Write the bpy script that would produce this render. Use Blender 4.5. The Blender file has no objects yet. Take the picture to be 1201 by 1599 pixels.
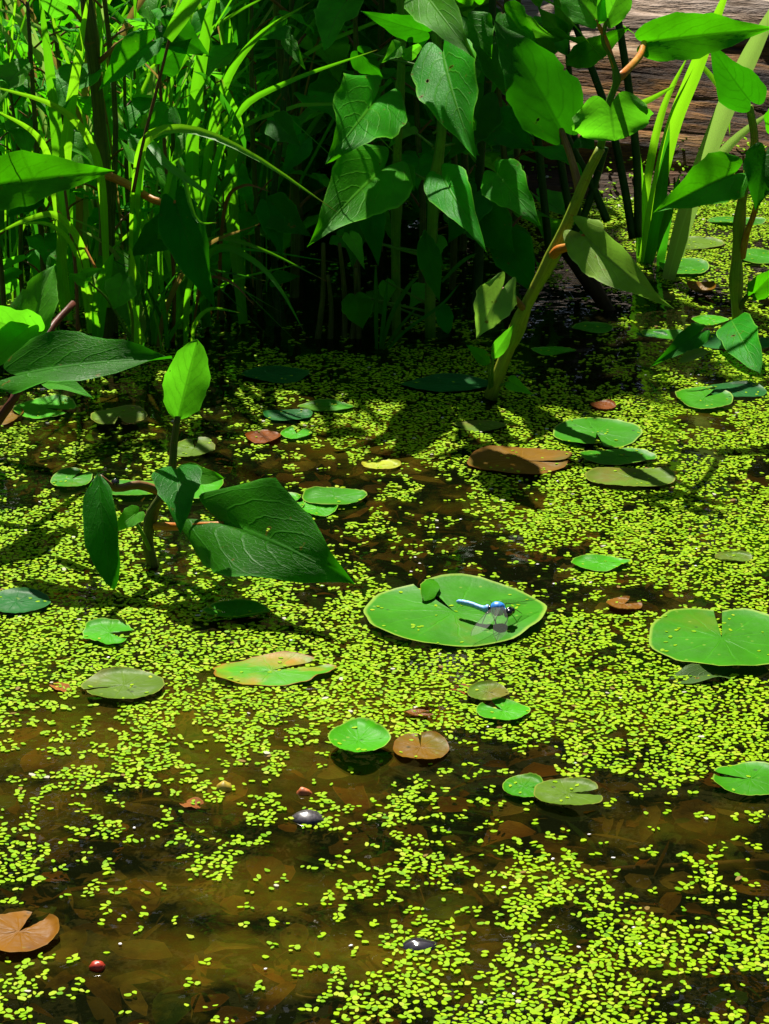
import bpy, math, random
import numpy as np
from mathutils import Vector, noise, Matrix
random.seed(7); np.random.seed(7)
R = math.radians
sc = bpy.context.scene
C = sc.collection

# ---------------------------------------------------------------- camera
W_, H_, F_ = 1201.0, 1599.0, 3686.0
CAMH, PITCH = 0.56, 20.0
cam_d = bpy.data.cameras.new('camera'); cam = bpy.data.objects.new('camera', cam_d); C.objects.link(cam)
cam.location = (0, 0, CAMH); cam.rotation_euler = (R(90-PITCH), 0, 0)
cam_d.sensor_fit = 'VERTICAL'; cam_d.sensor_height = 24.0; cam_d.lens = F_/H_*24.0
cam_d.clip_start = 0.02; cam_d.clip_end = 300
sc.camera = cam
# ---------------------------------------------------------------- light
SUN_EL, SUN_AZ = 49.0, -11.0        # azimuth from +Y (behind the plants) towards -X
w = bpy.data.worlds.new("World"); sc.world = w; w.use_nodes = True
nt = w.node_tree; bg = nt.nodes['Background']
sky = nt.nodes.new('ShaderNodeTexSky'); sky.sky_type = 'NISHITA'; sky.sun_disc = False
sky.sun_elevation = R(SUN_EL); sky.sun_rotation = R(SUN_AZ)
nt.links.new(sky.outputs[0], bg.inputs[0]); bg.inputs[1].default_value = 0.05
sd = bpy.data.lights.new('sun', 'SUN'); sd.energy = 5.0; sd.angle = R(0.5); sd.color = (1.0, 0.95, 0.84)
so = bpy.data.objects.new('sun', sd); C.objects.link(so)
sdir = Vector((math.sin(R(SUN_AZ))*math.cos(R(SUN_EL)), math.cos(R(SUN_AZ))*math.cos(R(SUN_EL)), math.sin(R(SUN_EL))))
so.rotation_euler = sdir.to_track_quat('Z', 'Y').to_euler(); so.location = sdir*5
sc.view_settings.view_transform = 'Standard'; sc.view_settings.look = 'None'
sc.view_settings.exposure = 0.9; sc.view_settings.gamma = 1.0
sc.cycles.max_bounces = 8; sc.cycles.transparent_max_bounces = 24; sc.cycles.transmission_bounces = 6
sc.cycles.caustics_reflective = False; sc.cycles.caustics_refractive = False

# ---------------------------------------------------------------- pixel -> place helpers
cp, sp_ = math.cos(R(PITCH)), math.sin(R(PITCH))
FWD = Vector((0, cp, -sp_)); UP = Vector((0, sp_, cp)); RT = Vector((1, 0, 0)); CAM = Vector((0, 0, CAMH))
def ray(x, y): return FWD + RT*((x-600.5)/F_) - UP*((y-799.5)/F_)
def P(x, y, Y):
    d = ray(x, y); return CAM + d*(Y/d.y)
def G(x, y, z=0.0):
    d = ray(x, y); return CAM + d*((z-CAMH)/d.z)
def zdepth(p): return (p-CAM).dot(FWD)
def mpp(p): return zdepth(p)/F_            # metres per pixel there
def proj(X, Y, Z=0.0):
    d = Vector((X, Y, Z))-CAM; zz = d.dot(FWD)
    return 600.5+F_*d.x/zz, 799.5-F_*d.dot(UP)/zz

# ---------------------------------------------------------------- object helpers
ROOTLOC = {}
def tag(o, label=None, cat=None, group=None, kind=None):
    if label: o['label'] = label
    if cat: o['category'] = cat
    if group: o['group'] = group
    if kind: o['kind'] = kind
    return o
def thing(name, label, cat, loc, group=None):
    o = bpy.data.objects.new(name, None); C.objects.link(o); o.location = loc
    o.empty_display_size = 0.02
    ROOTLOC[o.name] = Vector(loc); return tag(o, label, cat, group)
def mesh(name, verts, faces, mat, parent=None, uv=None, loc=None, smooth=True, mats=None, fmat=None, attr=None):
    off = ROOTLOC[parent.name] if parent is not None else (Vector(loc) if loc is not None else Vector((0, 0, 0)))
    me = bpy.data.meshes.new(name)
    me.from_pydata([tuple(Vector(v)-off) for v in verts], [], faces)
    for m in (mats or [mat]): me.materials.append(m)
    if fmat: me.polygons.foreach_set('material_index', fmat)
    if smooth: me.polygons.foreach_set('use_smooth', [True]*len(me.polygons))
    if uv:
        l = me.uv_layers.new(name='UVMap')
        li = np.empty(len(me.loops), dtype=np.int32); me.loops.foreach_get('vertex_index', li)
        l.data.foreach_set('uv', np.array(uv, dtype=np.float32)[li].ravel())
    if attr is not None:
        a = me.attributes.new('tone', 'FLOAT', 'POINT'); a.data.foreach_set('value', attr)
    me.update()
    o = bpy.data.objects.new(name, me); C.objects.link(o)
    if parent is not None:
        o.parent = parent; ROOTLOC[o.name] = off
    else:
        o.location = off; ROOTLOC[o.name] = off
    return o
def catmull(pts, n):
    pts = [Vector(p) for p in pts]
    if len(pts) == 2: return [pts[0].lerp(pts[1], i/(n-1)) for i in range(n)]
    e = [pts[0]*2-pts[1]]+pts+[pts[-1]*2-pts[-2]]; out = []
    m = len(pts)-1
    for i in range(n):
        t = i/(n-1)*m; k = min(int(t), m-1); f = t-k
        a, b, c, d = e[k], e[k+1], e[k+2], e[k+3]
        out.append(0.5*((2*b)+(c-a)*f+(2*a-5*b+4*c-d)*f*f+(3*b-a-3*c+d)*f**3))
    return out
def tube_data(pts, r0, r1, n=14, k=7, nodes=(), rough=0.06):
    c = catmull(pts, n); vs = []; fs = []; uv = []
    ref = Vector((0.3, 0.5, 0.8)).normalized(); ph = random.random()*9
    for i, p in enumerate(c):
        t = (c[min(i+1, n-1)]-c[max(i-1, 0)]).normalized()
        a = t.cross(ref)
        if a.length < 1e-3: a = t.cross(Vector((1, 0, 0)))
        a.normalize(); b = t.cross(a); f = i/(n-1)
        r = r0+(r1-r0)*f
        for q in nodes: r *= 1+0.38*math.exp(-((f-q)*n*0.9)**2)
        for j in range(k):
            an = 2*math.pi*j/k
            rr = r*(1+rough*math.sin(3*an+ph+i*.4))
            vs.append(p+(a*math.cos(an)+b*math.sin(an))*rr); uv.append((f, j/k))
    for i in range(n-1):
        for j in range(k):
            fs.append((i*k+j, i*k+(j+1) % k, (i+1)*k+(j+1) % k, (i+1)*k+j))
    fs.append(tuple(range(k-1, -1, -1))); fs.append(tuple((n-1)*k+j for j in range(k)))
    return vs, fs, uv
def tube(name, parent, pts, r0, r1, mat, n=14, k=7, nodes=(), loc=None):
    vs, fs, uv = tube_data(pts, r0, r1, n, k, nodes)
    return mesh(name, vs, fs, mat, parent, uv, loc)

PROF = {
 'heart': ([0, .06, .14, .24, .36, .5, .64, .77, .88, .95, 1], [.70, .86, .97, 1, .95, .80, .58, .36, .18, .08, 0]),
 'lance': ([0, .12, .3, .5, .7, .85, 1], [.10, .62, 1, .92, .62, .3, 0]),
 'oval': ([0, .06, .18, .38, .6, .8, .93, 1], [.08, .42, .80, 1, .97, .72, .38, 0]),
 'kidney': ([0, .15, .35, .55, .72, .86, .95, 1], [.82, .96, 1, .95, .8, .55, .3, 0]),
}
def leaf_data(B, T, s, n, W, fold=15, bend=.08, wave=.045, lobe=.15, shape='heart', nu=16, nv=10, foldr=None, curl=0.0, hook=0.0):
    B, T = Vector(B), Vector(T); a = T-B; L = a.length; a.normalize()
    foldr = fold if foldr is None else foldr
    xs, ys = PROF[shape]; ph = random.random()*6.28; ph2 = random.random()*6.28
    kw = random.uniform(9, 14); vs = []; uv = []; fs = []
    for i in range(nu+1):
        t = i/nu; hw = float(np.interp(t, xs, ys))*W*.5
        # slight uneven outline
        mid = B+a*(t*L)+n*(bend*L*4*t*(1-t))-n*(hook*L*t*t*t)
        for j in range(-nv, nv+1):
            v = j/nv; av = abs(v)
            f = R(fold if v > 0 else foldr)
            off = -lobe*L*math.sin(math.pi*min(1, av**.85))*(1-t)**3
            e = 1+.045*math.sin(kw*1.7*t+ph2+(2 if v > 0 else 0))+.02*math.sin(kw*4.3*t+ph)
            p = mid+a*off+s*(hw*v*e*math.cos(f))+n*(hw*av*math.sin(f))
            p = p+n*(wave*W*math.sin(kw*t+ph+(1.7 if v > 0 else 0))*av*av)+n*(curl*W*av**3)
            # quilted surface between the veins
            p = p+n*(.011*W*math.sin(2*math.pi*(t*6-av*2.2))*(1-av)*min(1, 4*av))
            vs.append(p); uv.append((t, .5+.5*v))
    m = 2*nv+1
    for i in range(nu):
        for j in range(m-1):
            fs.append((i*m+j, i*m+j+1, (i+1)*m+j+1, (i+1)*m+j))
    return vs, fs, uv
def frame_from_view(B, T, roll):
    a = (T-B).normalized(); v = ((B+T)/2-CAM).normalized()
    n0 = -(v-a*v.dot(a)); n0.normalize(); s0 = n0.cross(a)
    r = R(roll); s = s0*math.cos(r)+n0*math.sin(r); n = a.cross(s)
    if n.dot(n0) < 0: n = -n
    return s, n
def leaf(parent, b, t, w, roll=0, mat=None, pet=None, petmat=None, petr=.0022, label=None, name='leaf', **kw):
    B, T = P(*b), P(*t); s, n = frame_from_view(B, T, roll)
    Wm = w*mpp((B+T)/2)/max(.25, math.cos(R(roll)))
    vs, fs, uv = leaf_data(B, T, s, n, Wm, **kw)
    if parent is None:
        o = mesh(name, vs, fs, mat or M['leaf'], None, uv, loc=B)
    else: o = mesh(name, vs, fs, mat or M['leaf'], parent, uv)
    if label: o['label'] = label
    if pet:
        pp = [P(*q) for q in pet]+[B+n*-.0006]
        q = tube('petiole', o if parent is None else o, pp, petr*1.15, petr*.8, petmat or M['petiole_orange'], n=10)
    return o
def blade_data(pts, width, n=20, roll=0.0, foldd=18, tipf=.75, basef=.7, twist=0.0):
    c = catmull(pts, n); vs = []; fs = []; uv = []
    for i, p in enumerate(c):
        t = (c[min(i+1, n-1)]-c[max(i-1, 0)]).normalized(); f = i/(n-1)
        v = (p-CAM).normalized(); n0 = -(v-t*v.dot(t)); n0.normalize(); s0 = n0.cross(t)
        r = R(roll+twist*f); s = s0*math.cos(r)+n0*math.sin(r); nn = t.cross(s)
        ww = width*.5*(basef+(1-basef)*min(1, f*4))*(1 if f < tipf*.6 else max(0, 1-((f-tipf*.6)/(1-tipf*.6))**1.8))
        fo = R(foldd)
        for q, j in ((-1, 0), (-.5, 1), (0, 2), (.5, 3), (1, 4)):
            vs.append(p+s*(ww*q*math.cos(fo))+nn*(ww*abs(q)*math.sin(fo))); uv.append((f, .5+.5*q))
    for i in range(n-1):
        for j in range(4): fs.append((i*5+j, i*5+j+1, i*5+6+j, i*5+5+j))
    return vs, fs, uv
def blade(parent, pts, wpx, mat=None, name='blade', **kw):
    pp = [P(*q) for q in pts]; wd = wpx*mpp(pp[len(pp)//2])
    vs, fs, uv = blade_data(pp, wd, **kw)
    return mesh(name, vs, fs, mat or M['grass'], parent, uv)
def stem(parent, pts, r0, r1, mat=None, name='stem', nodes=(), n=22):
    return tube(name, parent, [P(*q) for q in pts], r0*.82, r1*.82, mat or M['stem_green'], n=n, k=9, nodes=nodes)
def copy_tree(o, parent=None):
    c = o.copy(); C.objects.link(c)
    if parent is not None: c.parent = parent
    for ch in [x for x in bpy.data.objects if x.parent == o]: copy_tree(ch, c)
    return c

# ---------------------------------------------------------------- materials
M = {}
class NT:
    def __init__(s, name):
        s.m = bpy.data.materials.new(name); s.m.use_nodes = True; s.t = s.m.node_tree
        s.t.nodes.clear(); s.out = s.t.nodes.new('ShaderNodeOutputMaterial')
    def n(s, typ, **kw):
        x = s.t.nodes.new(typ)
        for k, v in kw.items():
            if k.startswith('i_'): x.inputs[k[2:].replace('_', ' ')].default_value = v
            else: setattr(x, k, v)
        return x
    def l(s, a, b): s.t.links.new(a, b)
    def math(s, op, a, b=None, clamp=False):
        x = s.n('ShaderNodeMath', operation=op); x.use_clamp = clamp
        for i, q in enumerate((a, b)):
            if q is None: continue
            if isinstance(q, (int, float)): x.inputs[i].default_value = q
            else: s.l(q, x.inputs[i])
        return x.outputs[0]
    def mix(s, f, a, b, mode='MIX'):
        x = s.n('ShaderNodeMix', data_type='RGBA', blend_type=mode)
        for i, q in ((0, f), (6, a), (7, b)):
            if isinstance(q, (int, float)): x.inputs[i].default_value = q
            elif isinstance(q, tuple): x.inputs[i].default_value = q if len(q) == 4 else q+(1,)
            else: s.l(q, x.inputs[i])
        return x.outputs[2]
    def ramp(s, f, stops):
        x = s.n('ShaderNodeValToRGB'); e = x.color_ramp.elements
        while len(e) < len(stops): e.new(.5)
        for q, (p, c) in zip(e, stops):
            q.position = p; q.color = c if len(c) == 4 else c+(1,)
        s.l(f, x.inputs[0]); return x.outputs[0]
    def noise(s, vec, scale, detail=3, rough=.55, out=0):
        x = s.n('ShaderNodeTexNoise'); x.inputs['Scale'].default_value = scale
        x.inputs['Detail'].default_value = detail; x.inputs['Roughness'].default_value = rough
        if vec is not None: s.l(vec, x.inputs['Vector'])
        return x.outputs[out]
    def mapr(s, v, a, b, c, d):
        x = s.n('ShaderNodeMapRange'); s.l(v, x.inputs[0])
        for i, q in enumerate((a, b, c, d)): x.inputs[i+1].default_value = q
        return x.outputs[0]
def foliage_out(k, col, tcol, rough, trans, bump=None, spec=.5, hole=None):
    pr = k.n('ShaderNodeBsdfPrincipled'); pr.inputs['Roughness'].default_value = rough
    pr.inputs['Specular IOR Level'].default_value = spec
    k.l(col, pr.inputs['Base Color'])
    tr = k.n('ShaderNodeBsdfTranslucent'); k.l(tcol, tr.inputs['Color'])
    if bump is not None:
        k.l(bump, pr.inputs['Normal'])
    ms = k.n('ShaderNodeMixShader'); ms.inputs[0].default_value = trans
    k.l(pr.outputs[0], ms.inputs[1]); k.l(tr.outputs[0], ms.inputs[2]); last = ms.outputs[0]
    if hole is not None:
        tp = k.n('ShaderNodeBsdfTransparent'); mh = k.n('ShaderNodeMixShader'); k.l(hole, mh.inputs[0]); k.l(last, mh.inputs[1]); k.l(tp.outputs[0], mh.inputs[2]); last = mh.outputs[0]
    k.l(last, k.out.inputs[0])
def leaf_mat(name, base, vein, tcol, rough=.5, trans=.40, blot=(.10, .13, .02), blotamt=.12, veinamt=.55):
    k = NT(name); uvn = k.n('ShaderNodeUVMap'); sx = k.n('ShaderNodeSeparateXYZ'); k.l(uvn.outputs[0], sx.inputs[0])
    t, v = sx.outputs[0], sx.outputs[1]
    oi = k.n('ShaderNodeObjectInfo'); tc = k.n('ShaderNodeTexCoord')
    c = k.math('ABSOLUTE', k.math('MULTIPLY', k.math('SUBTRACT', v, .5), 2.0))
    warp = k.math('MULTIPLY', k.math('SUBTRACT', k.noise(uvn.outputs[0], 7, 2), .5), .5)
    p = k.math('ADD', k.math('SUBTRACT', k.math('MULTIPLY', t, 6.0), k.math('MULTIPLY', k.math('POWER', c, 1.25), 2.6)), warp)
    fr = k.math('ABSOLUTE', k.math('SUBTRACT', k.math('FRACT', p), .5))
    lat = k.math('MULTIPLY', k.mapr(fr, .0, .085, 1, 0), k.mapr(c, .55, 1.0, .8, .1))
    midr = k.mapr(c, .012, .055, 1, 0)
    vo = k.n('ShaderNodeTexVoronoi', feature='DISTANCE_TO_EDGE'); vo.inputs['Scale'].default_value = 26
    k.l(uvn.outputs[0], vo.inputs['Vector'])
    ret = k.mapr(vo.outputs['Distance'], 0, .07, .28, 0)
    vm = k.math('MAXIMUM', k.math('MAXIMUM', lat, midr), ret)
    big = k.noise(tc.outputs['Object'], 28, 4)
    basev = k.mix(k.mapr(big, .35, .7, 0, 1), tuple(x*.72 for x in base), tuple(min(1, x*1.25) for x in base))
    hs = k.n('ShaderNodeHueSaturation'); k.l(basev, hs.inputs['Color'])
    k.l(k.mapr(oi.outputs['Random'], 0, 1, .485, .515), hs.inputs['Hue']); k.l(k.mapr(oi.outputs['Random'], 0, 1, .8, 1.2), hs.inputs['Value'])
    sp = k.noise(tc.outputs['Object'], 130, 3, .7)
    spm = k.math('MULTIPLY', k.mapr(sp, .66, .72, 0, 1), 1.0)
    edge = k.math('MULTIPLY', k.mapr(k.math('ADD', c, k.math('MULTIPLY', big, .12)), .98, 1.05, 0, 1), .8)
    col = k.mix(k.math('MULTIPLY', vm, veinamt), hs.outputs[0], vein)
    col = k.mix(k.math('MULTIPLY', spm, blotamt*4, True), col, blot)
    col = k.mix(edge, col, tuple(min(1, x*1.3) for x in vein))
    ho = k.noise(tc.outputs['Object'], 95, 2, .5); hole = k.mapr(ho, .745, .75, 0, 1)
    col = k.mix(k.mapr(ho, .69, .74, 0, 1), col, (.20, .11, .02))
    tcl = k.mix(k.mapr(big, .35, .7, 0, 1), tuple(x*.75 for x in tcol), tuple(min(1, x*1.2) for x in tcol))
    tcl = k.mix(k.math('MULTIPLY', vm, .7), tcl, tuple(x*.4 for x in tcol))
    tcl = k.mix(k.math('MULTIPLY', spm, blotamt*4, True), tcl, tuple(x*.5 for x in tcol))
    bp = k.n('ShaderNodeBump'); bp.inputs['Strength'].default_value = .5; bp.inputs['Distance'].default_value = .0008
    hgt = k.math('ADD', k.math('MULTIPLY', vm, -.8), k.math('MULTIPLY', k.noise(tc.outputs['Object'], 300, 2), .5))
    k.l(hgt, bp.inputs['Height'])
    foliage_out(k, col, tcl, rough, trans, bp.outputs[0], spec=.05, hole=hole); M[name] = k.m
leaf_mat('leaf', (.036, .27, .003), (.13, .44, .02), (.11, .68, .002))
leaf_mat('leaf_fresh', (.075, .36, .012), (.18, .5, .05), (.16, .72, .012), trans=.5)
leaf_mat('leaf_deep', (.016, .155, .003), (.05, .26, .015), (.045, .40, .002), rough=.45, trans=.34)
leaf_mat('leaf_pale', (.20, .40, .05), (.34, .5, .12), (.30, .62, .05), trans=.42, blot=(.22, .10, .02), blotamt=.25)

def grass_mat(name, base, tcol, tip=(.2, .13, .03), trans=.45):
    k = NT(name); uvn = k.n('ShaderNodeUVMap'); sx = k.n('ShaderNodeSeparateXYZ'); k.l(uvn.outputs[0], sx.inputs[0])
    oi = k.n('ShaderNodeObjectInfo'); tc = k.n('ShaderNodeTexCoord')
    st = k.math('ABSOLUTE', k.math('SINE', k.math('MULTIPLY', sx.outputs[1], 38)))
    col = k.mix(k.math('MULTIPLY', st, .35), base, tuple(min(1, x*1.6) for x in base))
    n = k.noise(tc.outputs['Object'], 40, 3)
    col = k.mix(k.mapr(n, .5, .75, 0, .45), col, tuple(x*f for x, f in zip(base, (2.2, 1.1, 1.2))))
    mid = k.mapr(k.math('ABSOLUTE', k.math('SUBTRACT', sx.outputs[1], .5)), .02, .06, .5, 0)
    col = k.mix(mid, col, tuple(min(1, x*2) for x in base))
    hs = k.n('ShaderNodeHueSaturation'); k.l(col, hs.inputs['Color'])
    k.l(k.mapr(oi.outputs['Random'], 0, 1, .48, .52), hs.inputs['Hue']); k.l(k.mapr(oi.outputs['Random'], 0, 1, .7, 1.25), hs.inputs['Value'])
    tipm = k.mapr(k.math('ADD', sx.outputs[0], k.math('MULTIPLY', n, .08)), .97, 1.03, 0, 1)
    col = k.mix(tipm, hs.outputs[0], tip)
    tcl = k.mix(tipm, tcol, tip)
    bp = k.n('ShaderNodeBump'); bp.inputs['Strength'].default_value = .4; bp.inputs['Distance'].default_value = .0005
    k.l(st, bp.inputs['Height'])
    foliage_out(k, col, tcl, .45, trans, bp.outputs[0], spec=.3); M[name] = k.m
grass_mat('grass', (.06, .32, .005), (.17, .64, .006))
grass_mat('grass_bright', (.14, .48, .008), (.30, .78, .010))
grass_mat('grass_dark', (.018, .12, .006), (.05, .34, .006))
grass_mat('grass_pale', (.27, .42, .09), (.30, .52, .08))

grass_mat('grass_straw', (.30, .20, .05), (.35, .24, .05))
def stem_mat(name, a, b, rough=.45, scale=45):
    k = NT(name); tc = k.n('ShaderNodeTexCoord'); uvn = k.n('ShaderNodeUVMap')
    n = k.noise(tc.outputs['Object'], scale, 4); n2 = k.noise(tc.outputs['Object'], 400, 2)
    col = k.mix(k.mapr(n, .35, .65, 0, 1), a, b)
    col = k.mix(k.mapr(n2, .6, .72, 0, .5), col, tuple(x*.45 for x in b))
    mpn = k.n('ShaderNodeMapping'); mpn.inputs['Scale'].default_value = (5, 22, 1); k.l(uvn.outputs[0], mpn.inputs[0])
    col = k.mix(k.mapr(k.noise(mpn.outputs[0], 1.0, 4, .6), .42, .6, .55, 0), col, tuple(x*.5 for x in a))
    mpr = k.n('ShaderNodeMapping'); mpr.inputs['Scale'].default_value = (38, 2, 1); k.l(uvn.outputs[0], mpr.inputs[0])
    col = k.mix(k.mapr(k.noise(mpr.outputs[0], 1.0, 3, .7), .62, .70, 0, .6), col, (.22, .10, .03))
    pr = k.n('ShaderNodeBsdfPrincipled'); pr.inputs['Roughness'].default_value = rough; pr.inputs['Specular IOR Level'].default_value = .12; k.l(col, pr.inputs['Base Color'])
    bp = k.n('ShaderNodeBump'); bp.inputs['Strength'].default_value = .5; bp.inputs['Distance'].default_value = .0006
    k.l(k.noise(tc.outputs['Object'], 260, 3), bp.inputs['Height']); k.l(bp.outputs[0], pr.inputs['Normal'])
    k.l(pr.outputs[0], k.out.inputs[0]); M[name] = k.m
stem_mat('stem_green', (.14, .30, .02), (.06, .20, .015))
stem_mat('stem_yellow', (.34, .38, .03), (.20, .34, .02))
stem_mat('stem_olive', (.075, .10, .018), (.14, .17, .03))
stem_mat('stem_dark', (.03, .09, .012), (.012, .05, .01))
stem_mat('petiole_orange', (.60, .17, .015), (.62, .32, .05), scale=90)
stem_mat('petiole_brown', (.20, .09, .03), (.30, .17, .05))
stem_mat('dead_stalk', (.25, .12, .04), (.12, .07, .03))
stem_mat('twig_dark', (.05, .025, .012), (.02, .012, .008))
stem_mat('twig_red', (.16, .05, .03), (.08, .03, .02))

def pad_mat(name, base, second, amt, rim, rough=.33, trans=.15, spots=(.30, .42, .06), spotamt=.5):
    k = NT(name); uvn = k.n('ShaderNodeUVMap'); sx = k.n('ShaderNodeSeparateXYZ'); k.l(uvn.outputs[0], sx.inputs[0])
    tc = k.n('ShaderNodeTexCoord'); oi = k.n('ShaderNodeObjectInfo')
    off = k.n('ShaderNodeVectorMath', operation='ADD'); k.l(tc.outputs['Object'], off.inputs[0]); k.l(oi.outputs['Random'], off.inputs[1])
    vec = off.outputs[0]
    ang, rad = sx.outputs[0], sx.outputs[1]
    sn = k.math('ABSOLUTE', k.math('SINE', k.math('ADD', k.math('MULTIPLY', ang, 34), k.math('MULTIPLY', k.noise(vec, 60, 2), 1.5))))
    vn = k.math('MULTIPLY', k.mapr(sn, 0, .2, .8, 0), k.mapr(rad, .1, .9, 1, .15))
    n = k.noise(vec, 30, 4, .6); n2 = k.noise(vec, 12, 4, .65)
    col = k.mix(k.mapr(n, .3, .7, 0, 1), tuple(x*.8 for x in base), tuple(min(1, x*1.2) for x in base))
    col = k.mix(k.mapr(n2, .62-amt*.4, .72-amt*.3, 0, 1), col, second)
    col = k.mix(vn, col, tuple(min(1, x*1.5) for x in base))
    spn = k.n('ShaderNodeTexVoronoi'); spn.inputs['Scale'].default_value = 150; k.l(vec, spn.inputs['Vector'])
    gate = k.mapr(k.noise(vec, 70, 1), .5, .62, 0, spotamt)
    col = k.mix(k.math('MULTIPLY', k.mapr(spn.outputs['Distance'], .10, .2, 1, 0), gate), col, spots)
    sp2 = k.n('ShaderNodeTexVoronoi'); sp2.inputs['Scale'].default_value = 95; k.l(vec, sp2.inputs['Vector'])
    col = k.mix(k.math('MULTIPLY', k.mapr(sp2.outputs['Distance'], .05, .16, 1, 0), k.mapr(k.noise(vec, 50, 1), .52, .6, 0, .8)), col, (.02, .03, .008))
    rm = k.mapr(k.math('ADD', rad, k.math('MULTIPLY', n, .05)), .975, 1.01, 0, .8)
    col = k.mix(rm, col, rim)
    bp = k.n('ShaderNodeBump'); bp.inputs['Strength'].default_value = .5; bp.inputs['Distance'].default_value = .001
    k.l(k.math('ADD', k.math('MULTIPLY', vn, -.5), k.noise(vec, 90, 4)), bp.inputs['Height'])
    foliage_out(k, col, col, rough+.08, trans, bp.outputs[0], spec=.04); M[name] = k.m
pad_mat('pad_green', (.040, .23, .004), (.09, .22, .008), .1, (.30, .45, .05))
pad_mat('pad_bright', (.055, .33, .004), (.09, .32, .008), .1, (.30, .5, .06))
pad_mat('pad_olive', (.10, .19, .012), (.16, .15, .02), .25, (.25, .28, .04))
pad_mat('pad_brown', (.20, .10, .006), (.11, .11, .006), .2, (.22, .09, .012), spotamt=.2)
pad_mat('pad_redbrown', (.20, .055, .006), (.12, .04, .006), .2, (.2, .08, .01), spotamt=.2)
pad_mat('pad_orange', (.21, .085, .004), (.14, .04, .003), .25, (.25, .12, .02), spotamt=.2)
pad_mat('pad_decay', (.08, .34, .01), (.42, .24, .02), .22, (.35, .12, .02))
pad_mat('pad_yellow', (.42, .48, .03), (.45, .32, .03), .3, (.4, .3, .03))
pad_mat('pad_shaded', (.014, .12, .02), (.03, .14, .02), .2, (.05, .2, .03))  # pad green darkened in the colour for pads that lie in shade

# duckweed
k = NT('duckweed_green'); at = k.n('ShaderNodeAttribute'); at.attribute_name = 'tone'
col = k.ramp(at.outputs['Fac'], [(0, (.15, .40, .004)), (.35, (.29, .57, .006)), (.8, (.43, .66, .008)), (.955, (.55, .66, .05)), (.975, (.30, .18, .04)), (1, (.7, .7, .5))])
foliage_out(k, col, col, .5, .35, spec=.03); M['duckweed'] = k.m

# water
k = NT('pond_water'); tc = k.n('ShaderNodeTexCoord')
bp = k.n('ShaderNodeBump'); bp.inputs['Strength'].default_value = .25; bp.inputs['Distance'].default_value = .004
k.l(k.noise(tc.outputs['Object'], 22, 3), bp.inputs['Height'])
gl = k.n('ShaderNodeBsdfGlossy'); gl.inputs['Roughness'].default_value = .015; k.l(bp.outputs[0], gl.inputs['Normal'])
tr = k.n('ShaderNodeBsdfTransparent'); tr.inputs[0].default_value = (.66, .62, .34, 1)
df = k.n('ShaderNodeBsdfDiffuse'); df.inputs[0].default_value = (.022, .022, .004, 1)
fz = k.n('ShaderNodeFresnel'); fz.inputs['IOR'].default_value = 1.33; k.l(bp.outputs[0], fz.inputs['Normal'])
at = k.n('ShaderNodeAttribute'); at.attribute_name = 'tone'
wn = k.noise(tc.outputs['Object'], 26, 5, .65); wn2 = k.noise(tc.outputs['Object'], 60, 4, .7)
mk = k.math('ADD', at.outputs['Fac'], k.math('MULTIPLY', k.math('SUBTRACT', wn, .5), 1.9))
k.l(k.mix(k.mapr(mk, .1, .9, 0, 1), (.006, .008, .002), k.mix(k.mapr(wn2, .35, .65, 0, 1), (.12, .066, .005), (.105, .10, .006))), df.inputs[0])
m1 = k.n('ShaderNodeMixShader'); k.l(k.mapr(wn, .35, .65, .62, .38), m1.inputs[0]); k.l(tr.outputs[0], m1.inputs[1]); k.l(df.outputs[0], m1.inputs[2])
m2 = k.n('ShaderNodeMixShader'); k.l(fz.outputs[0], m2.inputs[0]); k.l(m1.outputs[0], m2.inputs[1]); k.l(gl.outputs[0], m2.inputs[2])
k.l(m2.outputs[0], k.out.inputs[0]); M['water'] = k.m

# pond bed / bank soil
k = NT('mud'); tc = k.n('ShaderNodeTexCoord'); at = k.n('ShaderNodeAttribute'); at.attribute_name = 'tone'
n1 = k.noise(tc.outputs['Object'], 14, 5, .65); n2 = k.noise(tc.outputs['Object'], 55, 5, .7); n3 = k.noise(tc.outputs['Object'], 6, 4, .6)
dark = k.mix(k.mapr(n2, .35, .7, 0, 1), (.004, .006, .002), (.022, .022, .006))
silt = k.mix(k.mapr(n1, .38, .62, 0, 1), (.07, .04, .004), (.08, .07, .006))
silt = k.mix(k.mapr(n3, .5, .7, 0, .8), silt, (.05, .085, .008))
silt = k.mix(k.mapr(n2, .5, .75, 0, .75), silt, (.03, .02, .006))
f = k.mapr(k.math('ADD', at.outputs['Fac'], k.math('MULTIPLY', k.math('SUBTRACT', n1, .5), .9)), .25, .75, 0, 1)
col = k.mix(f, dark, silt)
pr = k.n('ShaderNodeBsdfPrincipled'); pr.inputs['Roughness'].default_value = .8; k.l(col, pr.inputs['Base Color'])
bp = k.n('ShaderNodeBump'); bp.inputs['Strength'].default_value = .8; bp.inputs['Distance'].default_value = .006
k.l(n2, bp.inputs['Height']); k.l(bp.outputs[0], pr.inputs['Normal']); k.l(pr.outputs[0], k.out.inputs[0]); M['mud'] = k.m

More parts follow.
